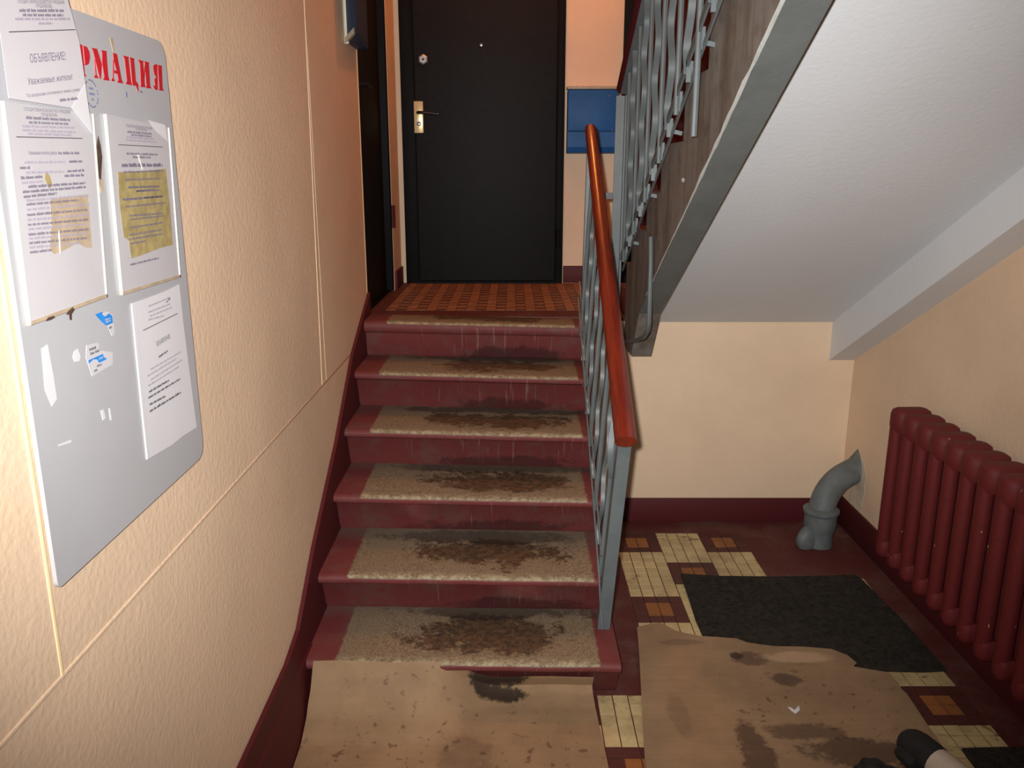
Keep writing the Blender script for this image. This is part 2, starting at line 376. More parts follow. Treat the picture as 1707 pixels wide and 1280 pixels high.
# ------------------------------------------------------------------ staircase
st = tag(empty('staircase', (0, 2.24, 0)), 'short flight of dark red painted concrete steps with worn stained treads', 'stairs', kind='structure')
for k in range(6):
    d0, zt = NOSE[k], RISE * (k + 1)
    db = d0 + .098 if k else 2.345
    zb = RISE * k - (.03 if k else 0)
    rear = NOSE[k + 1] + .11 if k < 5 else 3.70
    e = .05 if k == 5 else .032
    prof = [(d0 + .016, zt), (d0 + .006, zt - .004), (d0 + .001, zt - .012), (d0, zt - e * .55), (d0 + .004, zt - e * .85), (d0 + .014, zt - e), (d0 + .030, zt - e - .003),
            (d0 + .045, zt - e - .012), (db - .014, RISE * k + .018), (db, RISE * k), (db + .02, zb), (rear, zb), (rear, zt - .004), (rear - .004, zt), (rear - .018, zt + .0)]
    if k == 5: prof[7] = (d0 + .034, zt - e - .012); prof[8] = (db - .045, RISE * k + .014); prof[9] = (db - .03, RISE * k)
    bm = bmesh.new()
    ns = 14; rings = []
    for i in range(ns + 1):
        x = XS0 + (XS1 - XS0) * i / ns
        jit = random.uniform(-.0025, .0025)
        rings.append([bm.verts.new((x, y + (jit if j < 7 else 0), z - TILT[k] * (x + .1) * (1 if z > zb + .001 else 0))) for j, (y, z) in enumerate(prof)])
    n = len(prof)
    for i in range(ns):
        for j in range(n): bm.faces.new((rings[i][j], rings[i][(j + 1) % n], rings[i + 1][(j + 1) % n], rings[i + 1][j]))
    f1 = bm.faces.new(rings[0]); f2 = bm.faces.new(rings[-1][::-1])
    f1.normal_update(); f2.normal_update(); bmesh.ops.triangulate(bm, faces=[f1, f2], ngon_method='EAR_CLIP')
    finish('step' if k < 5 else 'landing_nosing', bm, 'step', st, True, origin=(0, d0, zt))
# solid body under the steps
pts = [(XS1 - .04, 2.36, 0), (XS1 - .04, 3.69, 0), (XS1 - .04, 3.69, .8), (XS1 - .04, 3.62, .78), (XS1 - .04, 2.40, .0)]
prism('stair_core', [(XS0 + .02, 2.42, 0), (XS0 + .02, 3.69, 0), (XS0 + .02, 3.69, .80), (XS0 + .02, 3.60, .78)], (XS1 - XS0 - .05, 0, 0), 'grey_strip', st)

lf = box('landing_floor', XL - .15, XR, 3.70, YB + .05, .83, ZL - .004, 'landing_grout')
tag(lf, 'landing floor of small orange and brown tiles in front of the doors', 'floor', kind='structure')
o = box('landing_edge', XL, XL + .05, 3.70, YB, ZL - .004, ZL, 'maroon_floor', lf)
box('landing_edge', XL + .05, XS1, 3.70, 3.875, ZL - .004, ZL - .0005, 'maroon_floor', lf)
def tile_meshes(name, s, h, mats):
    res = {}
    for m in mats:
        bm = bmesh.new(); add_box(bm, 0, s, 0, s, 0, h)
        bmesh.ops.delete(bm, geom=[f for f in bm.faces if f.normal.z < -.9 or abs(sum(v.co.z for v in f.verts)) < 1e-9], context='FACES')
        bmesh.ops.recalc_face_normals(bm, faces=bm.faces)
        me = bpy.data.meshes.new(name); bm.to_mesh(me); bm.free(); me.materials.append(M[m]); res[m] = me
    return res
def lay(parent, tiles, meshes, s, h, z, limit, stuffname, stufflabel):
    """tiles: (priority, x, y, mat); the first `limit` become objects, the rest one joined part"""
    tiles.sort(key=lambda q: q[0]); idx = list(meshes)
    bm = bmesh.new(); rest = tiles[limit:]
    for pr_, x, y, m in tiles[:limit]:
        o = bpy.data.objects.new('tile', meshes[m]); o.location = (x, y, z + random.uniform(-.0006, .0006)); col.objects.link(o); attach(o, parent)
    for pr_, x, y, m in rest:
        n0 = len(bm.faces); add_box(bm, x, x + s, y, y + s, z, z + h); bm.faces.ensure_lookup_table()
        for f in bm.faces[n0:]: f.material_index = idx.index(m)
    if rest:
        o = finish(stuffname, bm, idx, parent); o['kind'] = 'stuff'; o['label'] = stufflabel
LT = .0475
lm = tile_meshes('tile', LT - .003, .004, ['landing_orange', 'landing_brown'])
tl = []
for i in range(int((XR - .02 - (XL + .052)) / LT)):
    for j in range(int((YB - 3.88) / LT)):
        x, y = XL + .052 + i * LT, 3.88 + j * LT
        dark = (i % 2 == 1) and ((j + i // 2) % 2 == 0)
        vis = x < .36
        tl.append(((0 if vis else 10) + y - 3.88 + abs(x) * .01, x, y, 'landing_brown' if dark else 'landing_orange'))
lay(lf, tl, lm, LT - .003, .004, ZL - .004, 300, 'small_tiles', 'far small landing tiles')

# ------------------------------------------------------------------ upper flight over the recess
uf = tag(empty('upper_stairs', (XR, 3.7, ZL)), 'upper stair flight with pale sloping underside and dirty grey side beam', 'stairs', kind='structure')
XF, XF2 = .51, .595
sb = lambda y: 2.816 - .53 * y
tre = [(3.556, 1.234), (3.189, 1.401), (2.914, 1.554), (2.564, 1.711), (2.282, 1.881)]
while tre[-1][0] > 1.25: tre.append((tre[-1][0] - .30, tre[-1][1] + .16))
yend = .9
prof = [(3.69, .86), (3.69, tre[0][1])]
for i, (d, z) in enumerate(tre):          # tread at height z runs to the riser at d, then the flight rises
    prof += [(d, z), (d, tre[i + 1][1] if i + 1 < len(tre) else z + .16)]
prof += [(yend, tre[-1][1] + .16), (yend, sb(yend)), (3.28, sb(3.28)), (3.46, .86)]
# left face panel (dirty) and beam
prism('side_beam', [(XF, y, z) for y, z in prof], (XF2 - XF, 0, 0), 'stringer', uf)
# grey painted underside strip of the beam, slightly proud, with white caulk line on its outer edge
ya, yb = yend, 3.30
prism('beam_underside', [(XF - .001, ya, sb(ya) + .010), (XF2 + .001, ya, sb(ya) + .010), (XF2 + .001, ya, sb(ya) - .003), (XF - .001, ya, sb(ya) - .003)], (0, yb - ya, sb(yb) - sb(ya)), 'grey_strip', uf)
bm = bmesh.new(); pth = []
for i in range(60):
    y = .95 + (3.12 - .95) * i / 59; pth.append((XF - .002, y, sb(y) + .006 + random.uniform(-.002, .002)))
ww = [random.uniform(.6, 1.4) * (1.0 if i < 38 else .45) for i in range(60)]
add_sweep(bm, pth, lambda i: circ(.0055 * ww[i], 6)); finish('caulk_line', bm, 'white_caulk', uf, True)
ss = lambda y: .966 + .529 * (3.69 - y)
prism('soffit', [(XF2 - .01, .9, ss(.9)), (XF2 - .01, 3.69, ss(3.69)), (XF2 - .01, 3.69, ss(3.69) + .06), (XF2 - .01, .9, ss(.9) + .06)], (XR - XF2 + .01, 0, 0), 'soffit_white', uf)
wb = lambda y: .79 + .54 * (3.69 - y)
prism('wall_beam', [(1.45, .9, wb(.9)), (1.45, 3.69, wb(3.69)), (1.45, 3.69, ss(3.69) + .02), (1.45, .9, ss(.9) + .02)], (XR - 1.45, 0, 0), 'soffit_white', uf)
# steps of the upper flight
box('step', XF + .004, XR - .12, 3.70, 3.96, ZL, 1.11, 'maroon', uf, .006)
for i, (d, z) in enumerate(tre):
    y1 = tre[i - 1][0] if i else 3.70
    box('step', XF + .004, XR - .12, d - .01, y1 + .015, z - .035, z + .002, 'maroon', uf, .006)
    z1_ = tre[i + 1][1] if i + 1 < len(tre) else z + .16
    box('riser', XF2 + .01, XR - .12, d - .024, d - .003, z, z1_ - .03, 'maroon', uf)

# ------------------------------------------------------------------ lower floor tiles
cb2_px = [(1062, 1046), (1084, 1041), (1100, 1039), (1112, 1044), (1128, 1053), (1166, 1061), (1200, 1063), (1228, 1065), (1246, 1072), (1290, 1078), (1340, 1079), (1386, 1083),
          (1412, 1093), (1428, 1106), (1422, 1112), (1450, 1117), (1482, 1122), (1498, 1140), (1502, 1149), (1512, 1158), (1530, 1185), (1545, 1208), (1560, 1228), (1572, 1246)]
cb2 = [unp(a, b, 2, .012).xy for a, b in cb2_px]
cb2 += [Vector((1.245, 1.95)), Vector((1.24, 1.55)), Vector((.365, 1.52)), unp(1075, 1270, 2, .012).xy, unp(1070, 1180, 2, .012).xy, unp(1066, 1100, 2, .012).xy]
mat_px = [(1135, 957), (1200, 961), (1290, 962), (1360, 961), (1425, 959), (1436, 966), (1500, 1030), (1550, 1085), (1578, 1118), (1540, 1120), (1430, 1118)]
mt = [unp(a, b, 2, .006).xy for a, b in mat_px] + [Vector((.95, 2.42)), Vector((.72, 2.5))] + [unp(1172, 1062, 2, .006).xy, unp(1160, 1035, 2, .006).xy, unp(1146, 992, 2, .006).xy]
def inside(p, poly):
    c = False; n = len(poly)
    for i in range(n):
        a, b = poly[i], poly[i - 1]
        if (a[1] > p[1]) != (b[1] > p[1]) and p[0] < (b[0] - a[0]) * (p[1] - a[1]) / (b[1] - a[1]) + a[0]: c = not c
    return c
TS = .0490
tm = tile_meshes('tile', TS - .0036, .003, ['tile_cream', 'tile_red', 'tile_orange'])
tl = []
X0, Y0 = .664, 3.54
for i in range(-24, 16):
    for j in range(0, 70):
        x, y = X0 + i * TS, Y0 - (j + 1) * TS
        c = i // 4
        if x < -.55 or x + TS > 1.46: continue
        if x < .46 and y > 2.36 - TS: continue
        if c >= 2 and y > 3.14 - TS: continue
        ph = (j - (0 if c % 2 else 6)) % 12            # odd columns start with a motif
        a, b = i % 4, ph
        if ph < 4: m = 'tile_orange' if a in (1, 2) and b in (1, 2) else 'tile_red'
        else: m = 'tile_cream'
        cx, cy = x + TS / 2, y + TS / 2
        hid = (inside((cx, cy), cb2) and all(inside((cx + u * .03, cy + v * .03), cb2) for u in (-1, 1) for v in (-1, 1))) or \
              all(inside((cx + u * .025, cy + v * .025), mt) or inside((cx + u * .025, cy + v * .025), cb2) for u in (-1, 1) for v in (-1, 1)) or (cx < .25) or cy < 1.9
        tl.append(((100 if hid else 0) + cy, x, y, m))
lay(fo, tl, tm, TS - .0036, .003, 0, 300, 'covered_tiles', 'mosaic tiles running on under the cardboard and mats')

# ------------------------------------------------------------------ doors
def door(name, loc, label):
    return tag(empty(name, loc), label, 'door', kind='structure')
d1 = door('door_1', (-.16, YB, ZL), 'black padded metal apartment door with brass handle plate')
DX0, DX1 = -.545, .255
zt = 3.0
def rounded_leaf(x0, x1, y0, y1, z0, z1, mat, parent): return box('leaf', x0, x1, y0, y1, z0, z1, mat, parent, .012, seg=3)
rounded_leaf(DX0, DX1, YB - .055, YB, ZL + .012, zt, 'black_leather', d1)
bm = bmesh.new(); add_box(bm, DX0 - .075, DX0 + .004, YB - .03, YB, ZL, zt + .07, .005); finish('frame', bm, 'black_metal', d1, True)
bm = bmesh.new(); add_box(bm, DX1 - .004, DX1 + .04, YB - .03, YB, ZL, zt + .07, .005); finish('frame', bm, 'black_metal', d1, True)
bm = bmesh.new(); add_box(bm, DX0 - .075, DX1 + .04, YB - .03, YB, zt, zt + .075, .005); finish('frame', bm, 'black_metal', d1, True)
bm = bmesh.new(); add_box(bm, DX0, DX1, YB - .04, YB, ZL, ZL + .012); finish('threshold', bm, 'black_metal', d1)
yd = YB - .055
pl = box('handle_plate', -.546, -.494, yd - .008, yd + .002, 1.835, 2.005, 'brass', d1, .004)
bm = bmesh.new(); add_sweep(bm, [(-.520, yd - .004, 1.942), (-.520, yd - .05, 1.942), (-.513, yd - .058, 1.942), (-.49, yd - .06, 1.941), (-.44, yd - .058, 1.937), (-.405, yd - .056, 1.934)],
                            lambda i: [(a * (1 if i < 4 else .75), b) for a, b in circ(.0085, 10)], up=(0, 0, 1)); finish('lever', bm, 'black_plastic', pl, True)
bm = bmesh.new(); add_sweep(bm, [(-.520, yd - .006, 1.885), (-.520, yd - .014, 1.885), (-.520, yd - .016, 1.885)], lambda i: circ((.013, .012, .008)[i], 16), up=(0, 0, 1)); finish('lock_cylinder', bm, 'steel', pl, True)
bm = bmesh.new(); add_sweep(bm, [(-.487, yd + .002, 2.222), (-.487, yd - .008, 2.222), (-.487, yd - .011, 2.222)], lambda i: [(a, b) for a, b in circ((.027, .027, .02)[i], 6)], up=(0, 0, 1)); rose = finish('lock_rosette', bm, 'steel', d1)
bm = bmesh.new(); add_sweep(bm, [(-.487, yd - .01, 2.222), (-.487, yd - .0125, 2.222)], circ(.007, 10), up=(0, 0, 1)); finish('keyhole', bm, 'brown_burn', rose)
bm = bmesh.new(); add_sweep(bm, [(-.168, yd + .002, 2.297), (-.168, yd - .006, 2.297), (-.168, yd - .007, 2.297)], lambda i: circ((.009, .008, .004)[i], 12), up=(0, 0, 1)); finish('peephole', bm, 'steel', d1, True)
bm = bmesh.new(); add_sweep(bm, [(DX1 + .012, YB - .04, 1.20), (DX1 + .012, YB - .04, 1.30)], circ(.011, 10)); finish('hinge', bm, 'black_metal', d1, True)
bm = bmesh.new(); add_sweep(bm, [(DX1 + .012, YB - .04, 2.65), (DX1 + .012, YB - .04, 2.75)], circ(.011, 10)); finish('hinge', bm, 'black_metal', d1, True)

d2 = door('door_2', (XL, 4.13, ZL), 'black side door seen edge on at the end of the left wall')
xd = XL - .035
box('leaf', xd - .04, xd, 3.755, 4.52, ZL + .012, 3.0, 'black_leather', d2, .01)
for y0, y1, z0, z1 in ((3.702, 3.76, ZL, 3.05), (4.515, 4.568, ZL, 3.05), (3.702, 4.568, 2.99, 3.05)):
    box('frame', XL - .11, XL - (.018 if y0 < 4 else .001), y0, y1, z0, z1, 'black_metal', d2, .004)
box('threshold', XL - .11, XL - .02, 3.76, 4.515, ZL - .002, ZL + .012, 'black_metal', d2)
bm = bmesh.new(); add_sweep(bm, [(XL + .004, 4.565, 1.33), (XL + .004, 4.565, 1.45)], circ(.013, 10)); finish('hinge', bm, 'maroon_door', d2, True)
bm = bmesh.new(); add_sweep(bm, [(xd + .005, 3.86, 2.00), (xd + .04, 3.86, 2.0), (xd + .045, 3.87, 2.0), (xd + .045, 3.96, 1.995)], circ(.008, 8), up=(0, 0, 1)); finish('lever', bm, 'black_plastic', d2, True)
box('handle_plate', xd - .002, xd + .006, 3.84, 3.88, 1.86, 2.06, 'black_metal', d2, .003)

d3 = door('door_3', (1.05, YB, ZL), 'dark red apartment door with black frame behind the upper railing')
box('leaf', .71, 1.45, YB - .04, YB, ZL + .012, 3.0, 'maroon_door', d3, .006)
for x0, x1, z0, z1 in ((.615, .715, ZL, 3.06), (1.445, 1.53, ZL, 3.06), (.615, 1.53, 2.995, 3.06)):
    box('frame', x0, x1, YB - .028, YB, z0, z1, 'black_metal', d3, .004)
box('leaf_panel', .78, 1.38, YB - .05, YB - .039, 1.15, 1.85, 'maroon_door', d3, .006)
box('leaf_panel', .78, 1.38, YB - .05, YB - .039, 2.0, 2.85, 'maroon_door', d3, .006)
box('handle_plate', .73, .765, YB - .047, YB - .039, 1.9, 2.06, 'black_metal', d3, .003)

# ------------------------------------------------------------------ railings
def wavy(a, b, amp, n=3, steps=40):
    """serpentine between a and b, waving in the plane of the railing (y)"""
    a, b = Vector(a), Vector(b); out = []
    for i in range(steps + 1):
        t = i / steps; e = min(1, t / .08, (1 - t) / .08)
        out.append(a.lerp(b, t) + Vector((0, amp * math.sin(2 * math.pi * n * t) * e, 0)))
    return out
def helix_bar(name, a, b, w_, h_, turns, parent, amp=.010, n=3):
    """flat bar that waves gently"""
    bm = bmesh.new(); add_sweep(bm, wavy(a, b, amp, n), rect(w_, h_), up=(1, 0, 0)); return finish(name, bm, 'grey_paint', parent, True)

lr = tag(empty('stair_railing', (.305, 2.45, RISE)), 'grey metal railing with brown handrail along the lower steps', 'railing')
RA, RB = Vector((.333, 2.30, .858)), Vector((.331, 3.625, 1.790))
def rz(y): return RA.z + (RB.z - RA.z) * (y - RA.y) / (RB.y - RA.y)
def rx(y): return RA.x + (RB.x - RA.x) * (y - RA.y) / (RB.y - RA.y)
bz = lambda y: .345 + .662 * (y - 2.455)
# handrail: rounded plastic-wood profile, square-cut near end
sec = [(.033 * math.cos(2 * math.pi * i / 20), .026 * math.sin(2 * math.pi * i / 20)) for i in range(20)]
hp = [RA + (RB - RA) * (i / 12) for i in range(13)]
hp += [RB + Vector((0, .02, .010)), RB + Vector((0, .03, .006))]
bm = bmesh.new(); add_sweep(bm, hp, lambda i: [(a * (1 - .26 * i / 12), b * (1 - .15 * i / 12)) for a, b in sec] if i < 13 else [(a * (.68 if i == 13 else .42), b * (.78 if i == 13 else .45)) for a, b in sec])
finish('handrail', bm, 'handrail', lr, True)
dn = Vector((0, 0, -.021))
bar('top_bar', [RA + dn + Vector((-.003, .03, .02)), RB + dn + Vector((-.003, -.01, 0))], .04, .005, 'grey_paint', lr)
# bottom newel: angle iron, leaning
nb, nt = Vector((.303, 2.445, RISE - .004)), Vector((.340, 2.345, rz(2.345) - .02))
bm = bmesh.new(); add_sweep(bm, [nb, nt], [(-.019, -.003), (.019, -.003), (.019, .003), (-.019, .003)], up=(1, 0, 0))
add_sweep(bm, [nb + Vector((-.018, .018, 0)), nt + Vector((-.018, .018, 0))], [(-.003, -.02), (.003, -.02), (.003, .02), (-.003, .02)], up=(1, 0, 0)); finish('newel_post', bm, 'grey_paint', lr)
nb2, nt2 = Vector((.318, 3.60, ZL - .008)), Vector((.330, 3.60, rz(3.60) - .02))
bm = bmesh.new(); add_sweep(bm, [nb2, nt2], rect(.03, .03)); finish('newel_post', bm, 'grey_paint', lr)
bar('bottom_bar', [(.294, 2.432, .17), (.284, 2.452, .33), (.283, 2.50, bz(2.50)), (.288, 3.58, bz(3.58))], .005, .018, 'grey_paint', lr)
bar('bottom_bar', [(.291, 2.47, bz(2.47) + .055), (.294, 3.60, bz(3.60) + .055)], .005, .012, 'grey_paint', lr)
ys = [2.505, 2.605, 2.72, 2.835, 2.96, 3.09, 3.21, 3.33, 3.45]
for i, y in enumerate(ys):
    a = Vector((.292, y, bz(y) - .055)); b = Vector((rx(y) - .004, y - .05 * (3.5 - y), rz(y - .05 * (3.5 - y)) - .024))
    if i % 2 == 0:
        tube('baluster', [a, b], .0085, 'grey_paint', lr, 8)
    else:
        helix_bar('wavy_bar', a, b, .014, .006, 0, lr, .024, 3)
        # welded scroll strap next to the wavy bar
# loose S strap seen by the lower newel
sp = []
for i in range(25):
    t = i / 24; sp.append(Vector((.318 + .012 * math.sin(t * math.pi * 2.2), 2.50 - .05 * t + .028 * math.sin(t * math.pi * 2.4), .50 + .40 * t)))
bm = bmesh.new(); add_sweep(bm, sp, rect(.018, .005)); finish('scroll_strap', bm, 'grey_paint', lr, True)
bar('scroll_strap', [(.303, 2.545, .42), (.316, 2.50, .52)], .014, .005, 'grey_paint', lr)
tube('baluster', [(.309, 2.475, .22), (.336, 2.40, rz(2.40) - .03)], .009, 'grey_paint', lr, 8)

ur = tag(empty('upper_railing', (.47, 3.62, ZL)), 'grey metal railing with wavy bars on the upper flight', 'railing')
XU = .47
ub = lambda y: 1.255 + .515 * (3.62 - y)
bar('newel_post', [(.452, 3.63, ZL - .1), (.455, 3.63, 1.93)], .042, .008, 'grey_paint', ur)
bar('newel_post', [(.468, 3.62, ZL - .1), (.472, 3.60, 1.93)], .008, .03, 'grey_paint', ur)
bar('bottom_bar', [(XU, 3.62, ub(3.62)), (XU, 1.2, ub(1.2))], .024, .006, 'grey_paint', ur, up=(0, .5, 1))
bar('bottom_bar', [(XU + .012, 3.62, ub(3.62) - .045), (XU + .012, 1.2, ub(1.2) - .045)], .014, .006, 'grey_paint', ur, up=(0, .5, 1))
y = 3.50; i = 0
while y > 1.25:
    zt_ = ub(y) + .69
    if i % 2 == 0:
        long_ = i % 4 == 2
        tube('baluster', [(XU, y, ub(y) - (.26 if abs(y - 2.18) < .07 else .06)), (XU, y, zt_)], .0085, 'grey_paint', ur, 8)
    else:
        helix_bar('wavy_bar', (XU, y, ub(y) - .03), (XU, y, zt_), .020, .006, 0, ur, .022, 3)
    bar('weld_lug', [(XU + .006, y, ub(y) - .05), (XU + .006, y, ub(y) + .004)], .018, .010, 'grey_paint', ur)
    if i % 3 == 1: bar('wall_tie', [(XU, y, ub(y) - .03), (XF + .004, y, ub(y) - .04)], .012, .012, 'grey_paint', ur, up=(0, 0, 1))
    y -= .127; i += 1
bm = bmesh.new(); add_sweep(bm, [(XU, 3.66, ub(3.66) + .725), (XU, 1.2, ub(1.2) + .725)], [(a, b) for a, b in sec]); finish('handrail', bm, 'maroon_door', ur, True)
bar('top_bar', [(XU, 3.64, ub(3.64) + .695), (XU, 1.2, ub(1.2) + .695)], .036, .006, 'grey_paint', ur)
bar('tie_bar', [(.330, 3.605, 1.525), (.4285, 3.61, 1.525)], .012, .026, 'grey_paint', lr, up=(0, 1, 0))
bar('tie_bar', [(.318, 3.60, 1.25), (.4285, 3.61, 1.25)], .010, .018, 'grey_paint', lr, up=(0, 1, 0))
# bent rod on the side of the beam
q = [unp(1085, 395, 0, XF - .012), unp(1085, 440, 0, XF - .012), unp(1083, 500, 0, XF - .012), unp(1082, 535, 0, XF - .012), unp(1080, 551, 0, XF - .012), unp(1073, 562, 0, XF - .012), unp(1062, 567, 0, XF - .013), unp(1045, 569, 0, XF - .02), unp(1033, 567, 1, 3.62)]
br = tube('bent_rod', q, .0085, 'grey_paint', ur, 8)

# ------------------------------------------------------------------ radiator
ra = tag(empty('radiator', (1.46, 2.45, 0)), 'dark red cast iron radiator against the right wall', 'radiator')
RP, RZ0, RZ1 = .099, .20, .785
def section_bm():
    bm = bmesh.new()
    # two columns, front and back, with rounded heads joined by a domed cap
    for x in (-.047, .047):
        ring = []
        zs = [(0, .40), (.012, .75), (.035, 1), (.52, 1), (.56, .97)]
        path = [(x, 0, z) for z, _ in zs]
        s_ = lambda i: [(a * .024 * zs[i][1], b * .025 * zs[i][1]) for a, b in circ(1, 10)]
        add_sweep(bm, path, s_, up=(1, 0, 0))
    # top and bottom headers (stadium shaped block, domed)
    for z0, z1, dome in ((.50, .585, 1), (.0, .07, -1)):
        lv = [(z0, .80), (z0 + .02, 1.0), (z1 - .022, 1.0), (z1 - .008, .88), (z1, .58)] if dome > 0 else [(z0, .6), (z0 + .01, .9), (z0 + .025, 1), (z1 - .015, 1), (z1, .8)]
        rings = []
        for z, k in lv:
            r = (.036 if dome > 0 else .024) * k; pts_ = []
            for q_ in range(16):
                a = 2 * math.pi * q_ / 16; cx = (.035 if dome > 0 else .046) * (1 if math.cos(a) >= 0 else -1)
                pts_.append(bm.verts.new((cx * (1 if k > .7 else .95) + r * math.cos(a), 1.22 * r * math.sin(a), z)))
            rings.append(pts_)
        for i in range(len(rings) - 1):
            for j in range(16): bm.faces.new((rings[i][j], rings[i][(j + 1) % 16], rings[i + 1][(j + 1) % 16], rings[i + 1][j]))
        bm.faces.new(rings[0]); bm.faces.new(rings[-1][::-1])
    # nipples between sections
    for z in (.035, .545):
        add_sweep(bm, [(0, -.0495, z), (0, .0495, z)], circ(.024, 10), up=(1, 0, 0))
    # web between the columns
    add_box(bm, -.03, .03, -.006, .006, .05, .52)
    return bm
sec0 = finish('section', section_bm(), 'maroon_radiator', None, True)
for i in range(11):
    o = sec0 if i == 0 else sec0.copy()
    if i: col.objects.link(o)
    o.location = (1.462, 2.905 - i * RP, RZ0); attach(o, ra)
for yy in (2.8, 2.1):
    tube('bracket', [(1.53, yy + .05, RZ0 + .06), (XR - .001, yy + .05, RZ0 + .06)], .012, 'maroon_radiator', ra, 8, up=(0, 0, 1))
    tube('bracket', [(1.53, yy + .05, RZ0 + .5), (XR - .001, yy + .05, RZ0 + .5)], .012, 'maroon_radiator', ra, 8, up=(0, 0, 1))

# ------------------------------------------------------------------ waste pipe
wp = tag(empty('waste_pipe', (1.385, 3.42, 0)), 'grey painted waste pipe elbow rising from the floor into the right wall', 'pipe')
pc = Vector((1.378, 3.43, 0))
path = [pc + Vector((0, 0, 0)), pc + Vector((0, 0, .10)), pc + Vector((.002, 0, .17))]
for i in range(1, 10):
    a = math.radians(4 + 72 * i / 9); R_ = .185
    path.append(pc + Vector((R_ * (1 - math.cos(a)) + .002, .011 * i, .118 + R_ * math.sin(a))))
path[2] = pc + Vector((.001, 0, .118))
path.append(path[-1] + (path[-1] - path[-2]).normalized() * .06)
bm = bmesh.new(); add_sweep(bm, path, circ(.058, 16), up=(0, 1, 0)); finish('elbow', bm, 'pipe_grey', wp, True)
bm = bmesh.new(); add_sweep(bm, [pc + Vector((0, 0, z)) for z in (0, .004, .06, .075, .10, .115, .150, .158, .170, .176)], lambda i: circ((.062, .062, .060, .066, .070, .070, .070, .078, .078, .062)[i], 18), up=(0, 1, 0)); finish('socket', bm, 'pipe_grey', wp, True)
bm = bmesh.new(); bmesh.ops.create_icosphere(bm, subdivisions=3, radius=1)
for v in bm.verts:
    c = v.co; v.co = pc + Vector((-.060 + c.x * .052, -.022 + c.y * .04 + c.x * .012, max(0, .03 + c.z * .072 * (1 - .25 * abs(c.x)))))
finish('lug', bm, 'pipe_grey', wp, True)
# mortar collar at the wall
bm = bmesh.new(); e = path[-1]; n_ = 12
tw = (XR - path[-2].x) / (path[-1].x - path[-2].x); cw = path[-2].lerp(path[-1], tw)
cen = Vector((XR - .001, cw.y, cw.z))
ra_ = [random.uniform(.062, .072) for _ in range(n_)]; ra_[3] = .10; ra_[4] = .08
v1 = [bm.verts.new(cen + Vector((0, ra_[i] * math.cos(2 * math.pi * i / n_), ra_[i] * math.sin(2 * math.pi * i / n_)))) for i in range(n_)]
v0 = [bm.verts.new(cen + Vector((-.022, .057 * math.cos(2 * math.pi * i / n_), .057 * math.sin(2 * math.pi * i / n_) - .004))) for i in range(n_)]
for i in range(n_): bm.faces.new((v0[i], v0[(i + 1) % n_], v1[(i + 1) % n_], v1[i]))
bm.faces.new(v0[::-1]); finish('collar', bm, 'pipe_grey', wp, True)

prism('plaster_patch', [(XR - .0003, *unp(a, b, 0, XR).yz) for a, b in ((1412, 770), (1424, 758), (1438, 764), (1444, 790), (1440, 830), (1432, 862), (1420, 870), (1413, 850), (1416, 810))], (-.0012, 0, 0), 'plaster_rough', bpy.data.objects['wall_right'])

# ------------------------------------------------------------------ cardboard, mats, litter
bm = bmesh.new(); ROWS = 26; COLS = 24; grid = []
left0, right0 = -.628, .271
for i in range(ROWS + 1):
    row = []
    for j in range(COLS + 1):
        s = j / COLS; t = i / ROWS
        over = 1 - min(1, max(0, (s - .40) / .25)); over = over * over * (3 - 2 * over)
        A = [(1.45, .005), (1.95, .006), (2.06, .012), (2.14, .045), (2.195, .10), (2.222, .150), (2.236, .172)]
        B = [(1.45, .005), (2.0, .006), (2.15, .007), (2.24, .010), (2.295, .020), (2.318, .035), (2.288, .085)]
        def ev(P_, t):
            k = t * (len(P_) - 1); q_ = min(int(k), len(P_) - 2); f_ = k - q_
            return P_[q_][0] + (P_[q_ + 1][0] - P_[q_][0]) * f_, P_[q_][1] + (P_[q_ + 1][1] - P_[q_][1]) * f_
        ya_, za_ = ev(A, t); yb_, zb_ = ev(B, t)
        y = ya_ * over + yb_ * (1 - over); z = za_ * over + zb_ * (1 - over)
        tt = max(0, (y - 1.977) / .26)
        x = (left0 + tt * .022 + (1.977 - y) * (0.0 if y > 1.977 else -.02)) * (1 - s) + (right0 - tt * .012) * s
        x = max(x, -.612 if z < .1 else -.618)
        row.append(bm.verts.new((x, y + .004 * math.sin(s * 17) * t, z + .0015 * math.sin(s * 11 + y * 9))))
    grid.append(row)
for i in range(ROWS):
    for j in range(COLS): bm.faces.new((grid[i][j], grid[i][j + 1], grid[i + 1][j + 1], grid[i + 1][j]))
bmesh.ops.recalc_face_normals(bm, faces=bm.faces)
if bm.faces[0].normal.z < 0: bmesh.ops.reverse_faces(bm, faces=bm.faces)
r = bmesh.ops.extrude_face_region(bm, geom=list(bm.faces)); bmesh.ops.translate(bm, verts=[v for v in r['geom'] if isinstance(v, bmesh.types.BMVert)], vec=(0, -.0008, .0032))
c1 = finish('cardboard_sheet', bm, 'cardboard_a', None, True); tag(c1, 'worn brown cardboard sheet bent up against the lowest step', 'cardboard')

